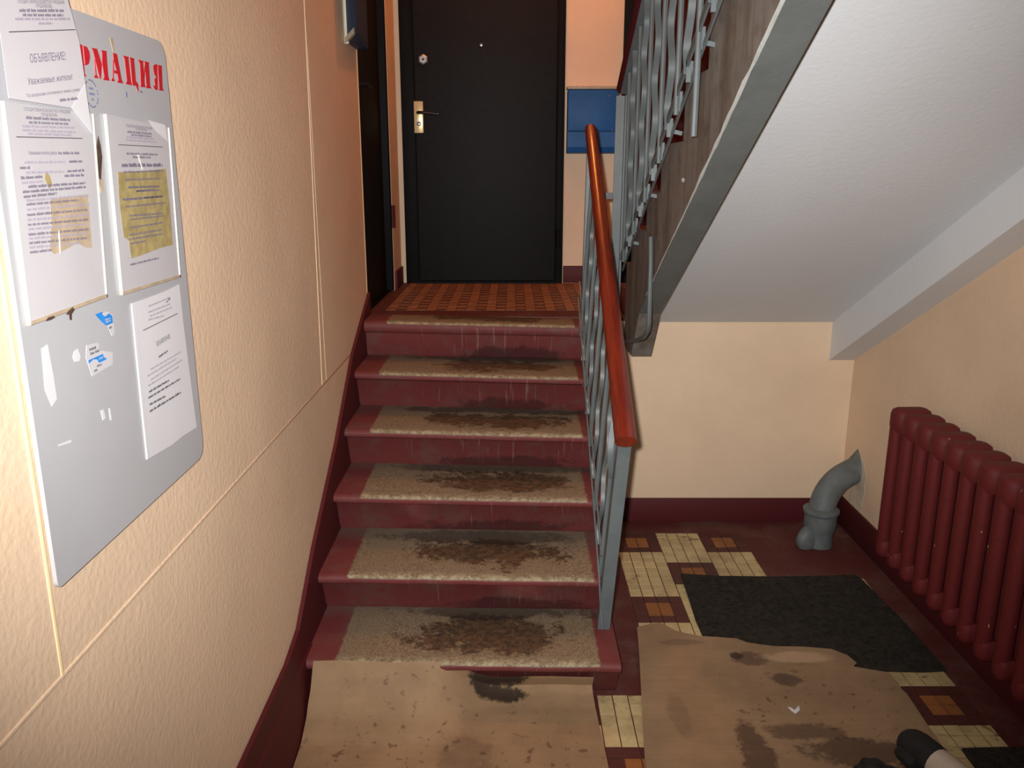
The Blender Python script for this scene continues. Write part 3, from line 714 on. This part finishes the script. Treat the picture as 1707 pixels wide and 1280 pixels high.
def sheet(name, poly, z0, h, mat, wav=0, step_=.035, bulge=None):
    """flat sheet with an irregular outline: outline prism, edges cut by grid so it can undulate"""
    bm = bmesh.new(); vs_ = [bm.verts.new((p[0], p[1], z0)) for p in poly]; bm.faces.new(vs_).normal_update()
    for ax in (0, 1):
        lo = min(p[ax] for p in poly); hi = max(p[ax] for p in poly); c = lo + step_ * 2
        while c < hi:
            co = [0, 0, 0]; no = [0, 0, 0]; co[ax] = c; no[ax] = 1
            bmesh.ops.bisect_plane(bm, geom=list(bm.verts) + list(bm.edges) + list(bm.faces), plane_co=co, plane_no=no); c += step_ * 2
    if wav:
        for v in bm.verts: v.co.z += wav * (.5 + .5 * math.sin(v.co.x * 9 + 1) * math.sin(v.co.y * 7))
    if bulge:
        for v in bm.verts: v.co.z += bulge(v.co.x, v.co.y)
    bmesh.ops.recalc_face_normals(bm, faces=bm.faces)
    if sum(f.normal.z for f in bm.faces) < 0: bmesh.ops.reverse_faces(bm, faces=bm.faces)
    r = bmesh.ops.extrude_face_region(bm, geom=list(bm.faces)); bmesh.ops.translate(bm, verts=[v for v in r['geom'] if isinstance(v, bmesh.types.BMVert)], vec=(0, 0, h))
    return finish(name, bm, mat)
m1 = sheet('door_mat', mt, .0035, .006, 'mat', .0005); tag(m1, 'worn black rubber mat with ragged edge on the tiles beside the radiator', 'mat')
def raise_edge(x, y):
    return .0
c2 = sheet('cardboard_sheet', cb2, .0108, .0035, 'cardboard_b', .0012); tag(c2, 'torn brown cardboard sheet with dark stains overlapping the black mat', 'cardboard')
m2 = sheet('door_mat', [Vector(p) for p in ((1.30, 2.055), (1.555, 2.065), (1.55, 1.5), (1.28, 1.5))], .0035, .006, 'mat'); tag(m2, 'dark rubber mat corner on the tiles beyond the pale tube', 'mat')
sc = [unp(a, b, 2, .0165).xy for a, b in ((1313, 1178), (1320, 1180), (1324, 1184), (1332, 1176), (1333, 1184), (1326, 1190), (1318, 1184))]
s1 = sheet('paper_scrap', sc, .0165, .0008, 'scrap'); tag(s1, 'small white paper scrap lying on the torn cardboard', 'scrap')

# pale tube with black end cap, bottom right, and black rag beside it
pt = empty('capped_tube', (1.15, 1.95, .016)); tag(pt, 'pale tube with a rounded black end cap lying on the torn cardboard', 'tube')
ax0 = Vector((1.130, 1.985, .064)); axd = Vector((.34, -.94, .02)).normalized()
bm = bmesh.new(); add_sweep(bm, [ax0 + axd * s for s in (-.055, -.05, -.04, -.022, 0, .04, .07, .072)], lambda i: circ((.006, .020, .033, .044, .048, .048, .046, .040)[i], 18), up=(0, 0, 1)); finish('end_cap', bm, 'rag_black', pt, True)
bm = bmesh.new(); add_sweep(bm, [ax0 + axd * s for s in (.064, .066, .36, .362)], lambda i: circ((.040, .0445, .0445, .040)[i], 18), up=(0, 0, 1)); finish('tube_body', bm, 'tube_pale', pt, True)
bm = bmesh.new(); add_sweep(bm, [ax0 + Vector((-.048, .0, -.01)) + axd * s for s in (-.01, -.004, .01, .04, .06, .066)], lambda i: circ((.004, .014, .020, .022, .018, .006)[i], 12), up=(0, 0, 1)); finish('cap_lip', bm, 'rag_black', pt, True)
bm = bmesh.new(); bmesh.ops.create_icosphere(bm, subdivisions=4, radius=1)
for v in bm.verts:
    c = v.co.copy(); k = 1 + .22 * math.sin(c.x * 5 + c.y * 3) * math.cos(c.y * 6 + c.z * 4) + .05 * math.sin(c.x * 9 + c.z * 7)
    v.co = Vector((c.x * .056 * k, c.y * .05 * k, max(-.02, c.z * .034 * k)))
bmesh.ops.translate(bm, verts=bm.verts, vec=(.985, 1.905, .037)); rg = finish('black_rag', bm, 'rag_black', None, True); tag(rg, 'crumpled black rag on the cardboard beside the pale tube', 'rag')

# ------------------------------------------------------------------ wall boxes
eb = tag(empty('electric_box', (XL, 3.6, 2.11)), 'blue and white electric box high on the left wall', 'electric box')
pl_ = [(XL, 3.455), (XL, 3.69), (-.600, 3.69), (-.586, 3.345)]
prism('box_body', [(x, y, 2.135) for x, y in pl_], (0, 0, .6), 'blue_dark', eb)
prism('bottom_tray', [(XL, 3.440, 2.107), (XL, 3.475, 2.110), (-.594, 3.37, 2.130), (-.594, 3.335, 2.128)], (0, 0, .020), 'off_white', eb)
prism('bottom_plate', [(XL, 3.47, 2.118), (XL, 3.69, 2.118), (-.600, 3.69, 2.118), (-.590, 3.38, 2.128)], (0, 0, .012), 'blue_dark', eb)
box('edge_strip', XL, XL + .016, 3.435, 3.455, 2.105, 2.74, 'off_white', eb, .003)
mb = tag(empty('blue_box', (.44, YB, 1.73)), 'glossy blue enamel box fixed to the landing wall beside the black door', 'wall box')
bx0, bx1 = .308, .592
box('upper_panel', bx0, bx1, YB - .085, YB, 1.845, 2.065, 'blue_enamel', mb, .008)
prism('lower_panel', [(bx0, YB, 1.725), (bx0, YB - .075, 1.73), (bx0, YB - .095, 1.76), (bx0, YB - .095, 1.838), (bx0, YB - .08, 1.846), (bx0, YB, 1.846)], (bx1 - bx0, 0, 0), 'blue_enamel', mb)
box('top_ledge', bx0 - .004, bx1 + .002, YB - .085, YB, 2.066, 2.082, 'glue_tan', mb, .003)
for x, z in ((bx0 + .012, 1.856), (bx1 - .035, 1.848), (bx1 - .055, 2.03)):
    bm = bmesh.new(); bmesh.ops.create_uvsphere(bm, u_segments=8, v_segments=6, radius=.004); bmesh.ops.translate(bm, verts=bm.verts, vec=(x, YB - .086, z)); finish('rivet', bm, 'steel', mb, True)

# ------------------------------------------------------------------ notice board and papers on the left wall
XBD = XL + .0042                 # back of the board, clear of the wall joint
BT = .006
XP = XBD + BT                    # board face
nbd = tag(empty('notice_board', (XL, 1.35, 1.05)), 'white plastic information board with red lettering on the left wall', 'notice board')
y0, y1, z0, z1 = 1.060, 1.628, 1.052, 1.852
rc = .03; out = []
for cx, cy, a0 in ((y1 - rc, z0 + rc, -90), (y1 - rc, z1 - rc, 0), (y0 + rc * .4, z1 - rc * .4, 90), (y0 + rc * .3, z0 + rc * .3, 180)):
    rr = rc if cx > 1.3 else rc * .35
    for i in range(6): a = math.radians(a0 + 90 * i / 5); out.append((XBD, cx + rr * math.cos(a), cy + rr * math.sin(a)))
prism('panel', out, (BT, 0, 0), 'board_white', nbd)

def onboard(poly, name, mat, parent, x=XP, th=.0005):
    p = [unp(a, b, 0, x) for a, b in poly]
    return prism(name, p, (th, 0, 0), mat, parent)
def crop(o, s, pts_): return [(o[0] + a / s, o[1] + b / s) for a, b in pts_]
LET = {
 'p': [[(105, 430), (133, 440), (148, 600), (168, 822), (188, 858), (150, 862), (140, 815)], [(147, 447), (195, 465), (228, 530), (238, 610), (222, 690), (192, 708), (166, 708), (164, 696), (172, 690)]],
 'm': [[(258, 478), (330, 490), (362, 590), (396, 700), (382, 893), (370, 890), (300, 605), (276, 508)], [(297, 625), (306, 655), (325, 840), (348, 870), (348, 886), (293, 875), (298, 852), (312, 840)], [(388, 508), (460, 522), (457, 548), (480, 850), (498, 918), (413, 906), (430, 868), (402, 690), (400, 545)]],
 'a': [[(543, 542), (597, 560), (658, 895), (680, 955), (602, 940), (618, 905), (603, 828), (560, 812), (560, 776), (592, 784), (556, 640)], [(546, 640), (556, 640), (552, 880), (570, 925), (524, 922), (530, 890), (542, 880)]],
 'c': [[(678, 580), (755, 598), (750, 620), (785, 930), (800, 978), (718, 962), (722, 940), (732, 925), (700, 625)], [(768, 600), (832, 625), (825, 640), (850, 920), (882, 965), (886, 1070), (850, 985), (808, 980), (800, 930), (775, 640)]],
 'i': [[(880, 635), (950, 652), (945, 670), (952, 760), (968, 960), (978, 1005), (912, 1000), (918, 975), (905, 690)], [(960, 655), (1028, 672), (1022, 695), (1040, 980), (1055, 1022), (985, 1015), (992, 985), (976, 800), (972, 690)], [(952, 850), (970, 700), (976, 720), (962, 900)]],
 'y': [[(1080, 720), (1110, 695), (1135, 700), (1141, 1040), (1105, 1035), (1083, 985), (1095, 975), (1108, 1000), (1095, 900), (1122, 868), (1095, 830), (1084, 775)], [(1143, 705), (1198, 718), (1195, 735), (1205, 1010), (1223, 1052), (1158, 1045), (1163, 1020), (1145, 740)]],
}
for polys in LET.values():
    bm = bmesh.new()
    for p in polys: add_prism(bm, [unp(a, b, 0, XP) for a, b in crop((120, 20), 8, p)], (.0006, 0, 0))
    finish('letter', bm, 'red_print', nbd)
# first letter of the word: the same letter shape moved to the start of the line
bm = bmesh.new()
for p in LET['i']:
    q_ = [unp(a, b, 0, XP) for a, b in crop((120, 20), 8, p)]
    add_prism(bm, [Vector((v.x, 1.094 - (1.5705 - v.y) * .55, v.z)) for v in q_], (.0006, 0, 0))
finish('letter', bm, 'red_print', nbd)
# round stamp
def ring_seg(bm, c, r0, r1, a0, a1, x):
    pts_ = [(x, c.y + r0 * math.cos(a), c.z + r0 * math.sin(a)) for a in (a0, a1)] + [(x, c.y + r1 * math.cos(a), c.z + r1 * math.sin(a)) for a in (a1, a0)]
    add_prism(bm, pts_, (.0004, 0, 0))
cS = unp(152.5, 156, 0, XP); bm = bmesh.new()
for i in range(30):
    if random.random() < .25: continue
    a = 2 * math.pi * i / 30; ring_seg(bm, cS, .0185, .0205, a, a + .15, XP)
for dz, L in ((.006, .012), (-.002, .016), (-.010, .006)):
    k = -L / 2
    while k < L / 2:
        add_prism(bm, [(XP, cS.y + k, cS.z + dz), (XP, cS.y + k + .0015, cS.z + dz), (XP, cS.y + k + .0015, cS.z + dz + .003), (XP, cS.y + k, cS.z + dz + .003)], (.0004, 0, 0)); k += .0026
finish('round_stamp', bm, 'ink_blue', nbd)
onboard(crop((120, 20), 8, [(500, 340), (545, 345), (570, 525), (545, 530)]), 'glue_strip', 'glue_tan', nbd)
onboard(crop((120, 20), 8, [(905, 1045), (940, 1070), (938, 1080), (912, 1065)]), 'ink_speck', 'ink_dark', nbd)
onboard(crop((120, 20), 8, [(712, 1055), (730, 1075), (734, 1140), (724, 1140)]), 'ink_speck', 'ink_blue', nbd)
# dark burn between the pockets, tape remains
onboard([(163, 226), (167, 240), (170, 262), (168, 300), (164, 296), (162, 268), (160, 252)], 'burn_mark', 'brown_burn', nbd)
onboard([(164, 300), (171, 296), (173, 318), (168, 322)], 'burn_mark', 'glue_tan', nbd)
onboard(crop((0, 350), 2.032, [(140, 470), (160, 455), (180, 560), (192, 640), (175, 665), (152, 610)]), 'tape_mark', 'paper_bright', nbd)
onboard(crop((0, 350), 2.032, [(340, 680), (350, 675), (357, 705), (348, 712)]), 'tape_mark', 'paper_bright', nbd)
onboard(crop((0, 350), 2.032, [(368, 672), (372, 670), (378, 712), (373, 712)]), 'tape_mark', 'paper_bright', nbd)
onboard(crop((0, 350), 2.032, [(196, 795), (240, 778), (242, 786), (200, 800)]), 'tape_mark', 'paper_bright', nbd)
onboard(crop((0, 350), 2.032, [(250, 480), (262, 470), (272, 495), (268, 512), (252, 514), (246, 500)]), 'tape_mark', 'paper_bright', nbd)

def text_mesh(body):
    cu = bpy.data.curves.new('t', 'FONT'); cu.body = body; cu.size = 1; cu.resolution_u = 4; cu.fill_mode = 'NONE'
    o = bpy.data.objects.new('t', cu); col.objects.link(o)
    dg = bpy.context.evaluated_depsgraph_get(); me = bpy.data.meshes.new_from_object(o.evaluated_get(dg))
    bpy.data.objects.remove(o, do_unlink=True); bpy.data.curves.remove(cu)
    return me
def add_text(bm_, body, A, B, h, x):
    """flat lettering between two pixels of the wall, cap height h metres"""
    me = text_mesh(body)
    vs2 = [Vector((v.co.x, v.co.y)) for v in me.vertices]; es2 = [tuple(e.vertices) for e in me.edges]
    if not vs2: return
    V2, E2, F2 = delaunay_2d_cdt(vs2, es2, [], 1, 1e-5)[:3]
    lo, hi = min(v.x for v in vs2), max(v.x for v in vs2); a = unp(*A, 0, x); b = unp(*B, 0, x); U = (b - a)
    bm = bmesh.new(); LINES.append(bm)
    vv = [bm.verts.new(a + U * ((v.x - lo) / (hi - lo)) + Vector((0, 0, v.y / .72 * h))) for v in V2]
    sg = [(vs2[i], vs2[j]) for i, j in es2]
    for f in F2:
        c = sum((V2[i] for i in f), Vector((0, 0))) / len(f)
        n_in = sum(1 for p, q in sg if (p.y > c.y) != (q.y > c.y) and c.x < (q.x - p.x) * (c.y - p.y) / (q.y - p.y) + p.x)
        if n_in % 2:
            try: bm.faces.new([vv[i] for i in f])
            except ValueError: pass
    bpy.data.meshes.remove(me)
LINES = []
def add_greek(bm, A, B, h, x, dens=.72):
    """a printed line too small to read: letter-sized strokes in word groups"""
    a = unp(*A, 0, x); b = unp(*B, 0, x); L = (b - a).length; U = (b - a) / L; s = 0; wl_ = random.randint(4, 10)
    lw = h * .62
    while s < L - lw:
        hh = h * random.choice((.75, .8, 1, .8)); p = a + U * s; q_ = a + U * (s + lw * dens)
        V_ = Vector((0, 0, hh))
        bm.faces.new([bm.verts.new(c) for c in (p, q_, q_ + V_, p + V_)])
        s += lw; wl_ -= 1
        if wl_ <= 0: s += lw * .9; wl_ = random.randint(3, 10)
def rule(bm, A, B, th, x):
    a = unp(*A, 0, x); b = unp(*B, 0, x); V_ = Vector((0, 0, th)); bm.faces.new([bm.verts.new(c) for c in (a, b, b + V_, a + V_)])
def flat(name, bm, mat, parent):
    for b_ in LINES + [bm]:
        for f in b_.faces:
            f.normal_update()
            if f.normal.x < 0: f.normal_flip()
    for b_ in LINES: finish('text_line', b_, mat, parent, recalc=False)
    LINES.clear()
    o = finish(name, bm, mat, parent, recalc=False)
    if name in ('print', 'faint_print', 'white_print'): o['kind'] = 'stuff'; o['label'] = 'printed lines too small to read'
    return o

# ---- notice taped over the top left of the board
def C(o, s, a, b): return (o[0] + a / s, o[1] + b / s)
n0 = tag(empty('paper_notice', (XP, 1.2, 1.7)), 'white announcement sheet taped crookedly over the top edge of the board', 'notice')
x0_ = XP + .0052
def curved_paper(name, poly, mat, parent, x, bend=0, th=.0004):
    p = [unp(a, b, 0, x) for a, b in poly]
    if bend:
        zmin = min(q_.z for q_ in p); zmax = max(q_.z for q_ in p)
        p = [q_ + Vector((bend * (q_.z - zmin) / (zmax - zmin), 0, 0)) for q_ in p]
    return prism(name, p, (th, 0, 0), mat, parent)
curved_paper('sheet', [(-12, -32), (104, -30), (113, 0), (132, 70), (142, 140), (153, 222), (119, 180), (14, 164), (3, 80)], 'paper', n0, x0_)
curved_paper('sheet_corner', [(119, 180), (142, 140), (147, 178), (154, 223)], 'paper_bright', n0, x0_ + .0006)
xx = x0_ + .0012
bm = bmesh.new(); K = lambda a, b: C((0, 0), 6.4, a, b)
add_text(bm, 'ОБЪЯВЛЕНИЕ!', K(325, 668), K(703, 636), .0105, xx)
add_text(bm, 'Уважаемые жители!', K(300, 905), K(775, 850), .0085, xx)
add_text(bm, 'По вопросам отопления в жилых домах', K(288, 1040), K(855, 968), .0044, xx)
add_greek(bm, K(640, 1084), K(842, 1062), .0042, xx)
add_text(bm, 'ГОСУДАРСТВЕННОЕ БЮДЖЕТНОЕ УЧРЕЖДЕНИЕ', K(190, 32), K(690, 42), .0045, xx)
add_text(bm, 'ГОРОДА МОСКВЫ', K(385, 80), K(555, 84), .0042, xx)
add_greek(bm, K(210, 128), K(690, 128), .0042, xx); add_greek(bm, K(245, 174), K(685, 176), .0038, xx)
flat('print', bm, 'ink', n0)
bm = bmesh.new(); add_greek(bm, K(165, 216), K(755, 214), .0036, xx); add_greek(bm, K(415, 264), K(570, 260), .0034, xx); flat('faint_print', bm, 'ink_light', n0)
bm = bmesh.new(); rule(bm, K(95, 346), K(805, 321), .0012, xx); flat('rule_line', bm, 'ink_dark', n0)

# ---- two clear pockets
def pocket(corners, label, edge_r):
    p = empty('notice_pocket', unp(*corners[3], 0, XP)); tag(p, label, 'notice')
    TL, TR, BR, BL = [unp(a, b, 0, XP) for a, b in corners]
    prism('sheet', [TL, TR, BR, BL], (.003, 0, 0), 'plexi', p)
    ex = Vector((.0015, 0, 0))
    prism('edge', [TL, TL + Vector((0, .002, 0)), BL + Vector((0, .002, 0)), BL], (.0046, 0, 0), 'plexi_edge', p)
    prism('edge', [TR - Vector((0, edge_r, 0)), TR, BR, BR - Vector((0, edge_r, 0))], (.0042, 0, 0), 'plexi_edge', p)
    prism('edge', [BL, BR, BR + Vector((0, 0, .005)), BL + Vector((0, 0, .005))], (.0042, 0, 0), 'glue_tan', p)
    return p
p1 = pocket([(0, 168), (152, 190), (175, 495), (45, 543)], 'clear plastic pocket holding a printed letter, overlapped by the crooked sheet', .0025)
xx = XP + .0036
K = lambda a, b: C((0, 160), 6.4, a, b); K6 = lambda a, b: C((0, 300), 5.333, a, b)
prism('glue_stain', [unp(*K6(*q_), 0, XP + .0031) for q_ in ((445, 178), (600, 150), (780, 128), (800, 400), (820, 600), (760, 600), (690, 560), (540, 640), (480, 660), (440, 620), (455, 400))], (.0002, 0, 0), 'glue_tan', p1)
prism('glue_stain', [unp(*K(*q_), 0, XP + .0031) for q_ in ((490, 810), (530, 850), (560, 960), (520, 985), (475, 880))], (.0002, 0, 0), 'yellow_glue', p1)
bm = bmesh.new()
add_text(bm, 'ГОСУДАРСТВЕННОЕ БЮДЖЕТНОЕ УЧРЕЖДЕНИЕ', K(258, 155), K(752, 188), .0042, xx); add_text(bm, 'ГОРОДА МОСКВЫ', K(440, 212), K(612, 222), .004, xx)
add_greek(bm, K(280, 246), K(755, 270), .004, xx); add_greek(bm, K(312, 294), K(735, 310), .0036, xx)
add_text(bm, 'Уважаемые жители района', K(305, 625), K(610, 624), .0048, xx); add_greek(bm, K(625, 624), K(850, 622), .004, xx)
for a, b, c, d in ((740, 712, 895, 708), (215, 780, 330, 778), (720, 815, 905, 805), (225, 890, 470, 872), (690, 865, 915, 856), (305, 982, 915, 940), (245, 1038, 920, 982), (255, 1090, 615, 1052)):
    add_greek(bm, K(a, b), K(c, d), .0038, xx, .8)
for i, yl in enumerate((190, 225, 270, 318, 362, 405, 445, 492, 528, 568, 608, 650)):
    xr = (790, 700, 800, 780, 800, 790, 770, 800, 790, 780, 720, 470)[i]
    if i % 2: add_greek(bm, K6(235 + i * 3, yl + 4), K6(xr, yl - 45 * (xr - 235) / 560), .0036, xx, .75)
flat('print', bm, 'ink', p1)
bm = bmesh.new()
for a, b, c, d in ((240, 335, 800, 350), (240, 376, 812, 398), (300, 414, 770, 430), (262, 722, 700, 715), (280, 830, 690, 818), (235, 942, 475, 922)): add_greek(bm, K(a, b), K(c, d), .0035, xx)
for i, yl in enumerate((190, 225, 270, 318, 362, 405, 445, 492, 528, 568, 608, 650)):
    xr = (790, 700, 800, 780, 800, 790, 770, 800, 790, 780, 720, 470)[i]
    if not i % 2: add_greek(bm, K6(235 + i * 3, yl + 4), K6(xr, yl - 45 * (xr - 235) / 560), .0036, xx, .75)
flat('faint_print', bm, 'ink_light', p1)
bm = bmesh.new(); rule(bm, K(175, 441), K(880, 457), .0012, xx); flat('rule_line', bm, 'ink_dark', p1)
prism('burn_mark', [unp(*q_, 0, XP + .0045) for q_ in ((110, 524), (114, 518), (121, 512), (124, 516), (119, 523), (119, 533), (116, 533), (115, 524))], (.0003, 0, 0), 'brown_burn', p1)
prism('burn_mark', [unp(*q_, 0, XP + .0045) for q_ in ((76, 535), (80, 529), (90, 526), (91, 529), (84, 533))], (.0003, 0, 0), 'brown_burn', p1)
prism('crease', [unp(*K6(*q_), 0, XP + .0045) for q_ in ((518, 450), (527, 455), (540, 650), (530, 650))], (.0003, 0, 0), 'plexi_edge', p1)

p2 = pocket([(172, 190), (279, 213), (298, 462), (200, 492)], 'clear plastic pocket with a letter half covered by a yellow glue stain', .0035)
K = lambda a, b: C((170, 180), 8, a, b)
prism('glue_stain', [unp(*q_, 0, XP + .0031) for q_ in ((196, 287), (215, 286), (240, 285), (276, 281), (283, 340), (288, 408), (268, 413), (240, 424), (219, 431), (214, 400), (206, 395), (199, 340))], (.0002, 0, 0), 'yellow_glue', p2)
prism('tape_corner', [unp(*q_, 0, XP + .0033) for q_ in ((246, 200), (275, 208), (279, 235), (262, 220))], (.0004, 0, 0), 'paper_bright', p2)
bm = bmesh.new()
add_text(bm, 'ГОСУДАРСТВЕННОЕ БЮДЖЕТНОЕ УЧРЕЖДЕНИЕ', K(325, 252), K(672, 290), .0042, xx); add_text(bm, 'ГОРОДА МОСКВЫ', K(448, 296), K(600, 310), .0036, xx)
for a, b, c, d in ((340, 330, 672, 358), (390, 368, 670, 394), (330, 622, 745, 634), (410, 668, 660, 673)): add_greek(bm, K(a, b), K(c, d), .0038, xx)
add_greek(bm, K(265, 786), K(820, 782), .0062, xx, .9)
for a, b, c, d in ((290, 868, 820, 850), (310, 972, 800, 952), (360, 1072, 770, 1056), (460, 1116, 700, 1100), (270, 1232, 830, 1188)): add_greek(bm, K(a, b), K(c, d), .0036, xx, .75)
for a, b, c, d in ((1140, 76, 1420, 64), (1210, 110, 1420, 96), (1100, 186, 1450, 152), (1120, 246, 1480, 210), (1150, 326, 1450, 304), (1160, 360, 1460, 325), (1160, 432, 1450, 386), (1150, 498, 1440, 450), (1145, 538, 1450, 486), (1160, 575, 1300, 550), (1160, 762, 1415, 700)):
    add_greek(bm, K6(a, b), K6(c, d), .0036, xx, .8)
flat('print', bm, 'ink', p2)
bm = bmesh.new()
for a, b, c, d in ((330, 398, 700, 428), (330, 438, 730, 466)): add_greek(bm, K(a, b), K(c, d), .0034, xx)
flat('faint_print', bm, 'ink_light', p2)
bm = bmesh.new(); rule(bm, K(220, 494), K(810, 526), .0012, xx); flat('rule_line', bm, 'ink_dark', p2)
prism('scratch', [unp(*K(*q_), 0, XP + .0037) for q_ in ((470, 618), (490, 625), (548, 822), (535, 822))], (.0003, 0, 0), 'plexi_edge', p2)

# ---- lower announcement
n2 = tag(empty('paper_notice', unp(243, 765, 0, XP)), 'white announcement sheet in a clear sleeve below the yellow stained pocket', 'notice')
K = lambda a, b: C((210, 460), 4, a, b)
prism('sheet', [unp(*q_, 0, XP) for q_ in ((218, 506), (236, 500), (274, 486), (298, 474), (305, 540), (315, 620), (327, 712), (305, 726), (285, 742), (244, 766), (236, 690), (226, 590))], (.0012, 0, 0), 'paper_bright', n2)
prism('sleeve_edge', [unp(*K(*q_), 0, XP + .0012) for q_ in ((35, 195), (62, 185), (80, 400), (110, 800), (150, 1215), (140, 1222), (95, 800), (55, 400))], (.0012, 0, 0), 'paper_bright', n2)
xx = XP + .0018
bm = bmesh.new()
add_text(bm, 'ОБЪЯВЛЕНИЕ', K(204, 470), K(296, 414), .0085, xx)
for a, b, c, d, h_ in ((220, 546, 280, 504, .0042), (150, 820, 365, 690, .0042), (160, 910, 370, 780, .0045), (155, 780, 290, 700, .0042), (160, 864, 265, 806, .0042), (270, 180, 298, 150, .003)): add_greek(bm, K(a, b), K(c, d), h_, xx, .8)
flat('print', bm, 'ink_dark', n2)
bm = bmesh.new()
for a, b, c, d in ((150, 208, 295, 148), (150, 248, 300, 188), (160, 273, 310, 213), (150, 298, 260, 268), (165, 628, 370, 508), (145, 673, 340, 553), (165, 698, 375, 563), (150, 738, 355, 608)): add_greek(bm, K(a, b), K(c, d), .0032, xx)
flat('faint_print', bm, 'ink_light', n2)
bm = bmesh.new(); rule(bm, K(115, 366), K(345, 252), .0014, xx); flat('rule_line', bm, 'ink_dark', n2)

# ---- torn stickers
K = lambda a, b: C((130, 490), 8.533, a, b)
def sticker(label, backing, blue, marks):
    s = tag(empty('torn_sticker', unp(*K(*blue[0]), 0, XP)), label, 'sticker')
    prism('backing', [unp(*K(*q_), 0, XP) for q_ in backing], (.0004, 0, 0), 'sticker_white', s)
    prism('blue_print', [unp(*K(*q_), 0, XP + .0004) for q_ in blue], (.0003, 0, 0), 'sticker_blue', s)
    bm = bmesh.new()
    for a, b, c, d, h_ in marks: add_greek(bm, K(a, b), K(c, d), h_, XP + .0007, .7)
    flat('print', bm, 'ink_dark', s); return s
a_ = sticker('torn blue sticker scrap just under the crooked letter pocket on the board', [(236, 288), (420, 250), (490, 300), (520, 560), (480, 600), (430, 470)], [(240, 290), (355, 250), (340, 290), (385, 320), (440, 275), (485, 310), (495, 410), (400, 450), (330, 390)], [(445, 500, 490, 480, .004)])
bm = bmesh.new(); add_greek(bm, K(390, 380), K(470, 350), .0028, XP + .0008); add_greek(bm, K(395, 412), K(470, 384), .0028, XP + .0008); flat('white_print', bm, 'sticker_white', a_)
a_ = sticker('lower torn sticker scrap with a blue stripe and small print on the board', [(120, 730), (290, 690), (300, 800), (490, 830), (490, 1000), (200, 1170), (175, 1100), (110, 900)], [(145, 945), (355, 850), (360, 890), (410, 925), (300, 980), (270, 930), (215, 930), (155, 990)], [(165, 812, 262, 775, .0042), (180, 870, 312, 815, .0042), (270, 1040, 350, 1010, .003), (235, 1110, 290, 1085, .004)])
bm = bmesh.new(); add_greek(bm, K(300, 935), K(360, 905), .0026, XP + .0008); flat('white_print', bm, 'sticker_white', a_)

# ------------------------------------------------------------------ small marks on the walls
o = prism('paint_chip', [(XF - .001, *unp(a, b, 0, XF - .001).yz) for a, b in ((1136, 298), (1139, 296), (1142, 299), (1140, 304), (1137, 303))], (-.0006, 0, 0), 'scrap', uf)

# ------------------------------------------------------------------ landing lamp (above the frame)
la = tag(empty('ceiling_lamp_offscreen', (.15, 4.25, ZT)), 'round warm ceiling lamp above the landing', 'lamp')
bm = bmesh.new(); add_sweep(bm, [(.15, 4.25, ZT), (.15, 4.25, ZT - .03), (.15, 4.25, ZT - .035)], lambda i: circ((.10, .095, .07)[i], 20), up=(1, 0, 0)); finish('base', bm, 'off_white', la, True)
tg = NT('lamp_glass'); tg.col((1, .9, .75, 1)); tg.b.inputs['Emission Color'].default_value = (1, .31, .06, 1); tg.b.inputs['Emission Strength'].default_value = 125; M['lamp_glass'] = tg.m
bm = bmesh.new(); add_sweep(bm, [(.15, 4.25, ZT - z) for z in (.034, .05, .08, .11, .13, .14)], lambda i: circ((.07, .085, .09, .075, .045, .01)[i], 20), up=(1, 0, 0)); finish('glass_globe_offscreen', bm, 'lamp_glass', la, True)
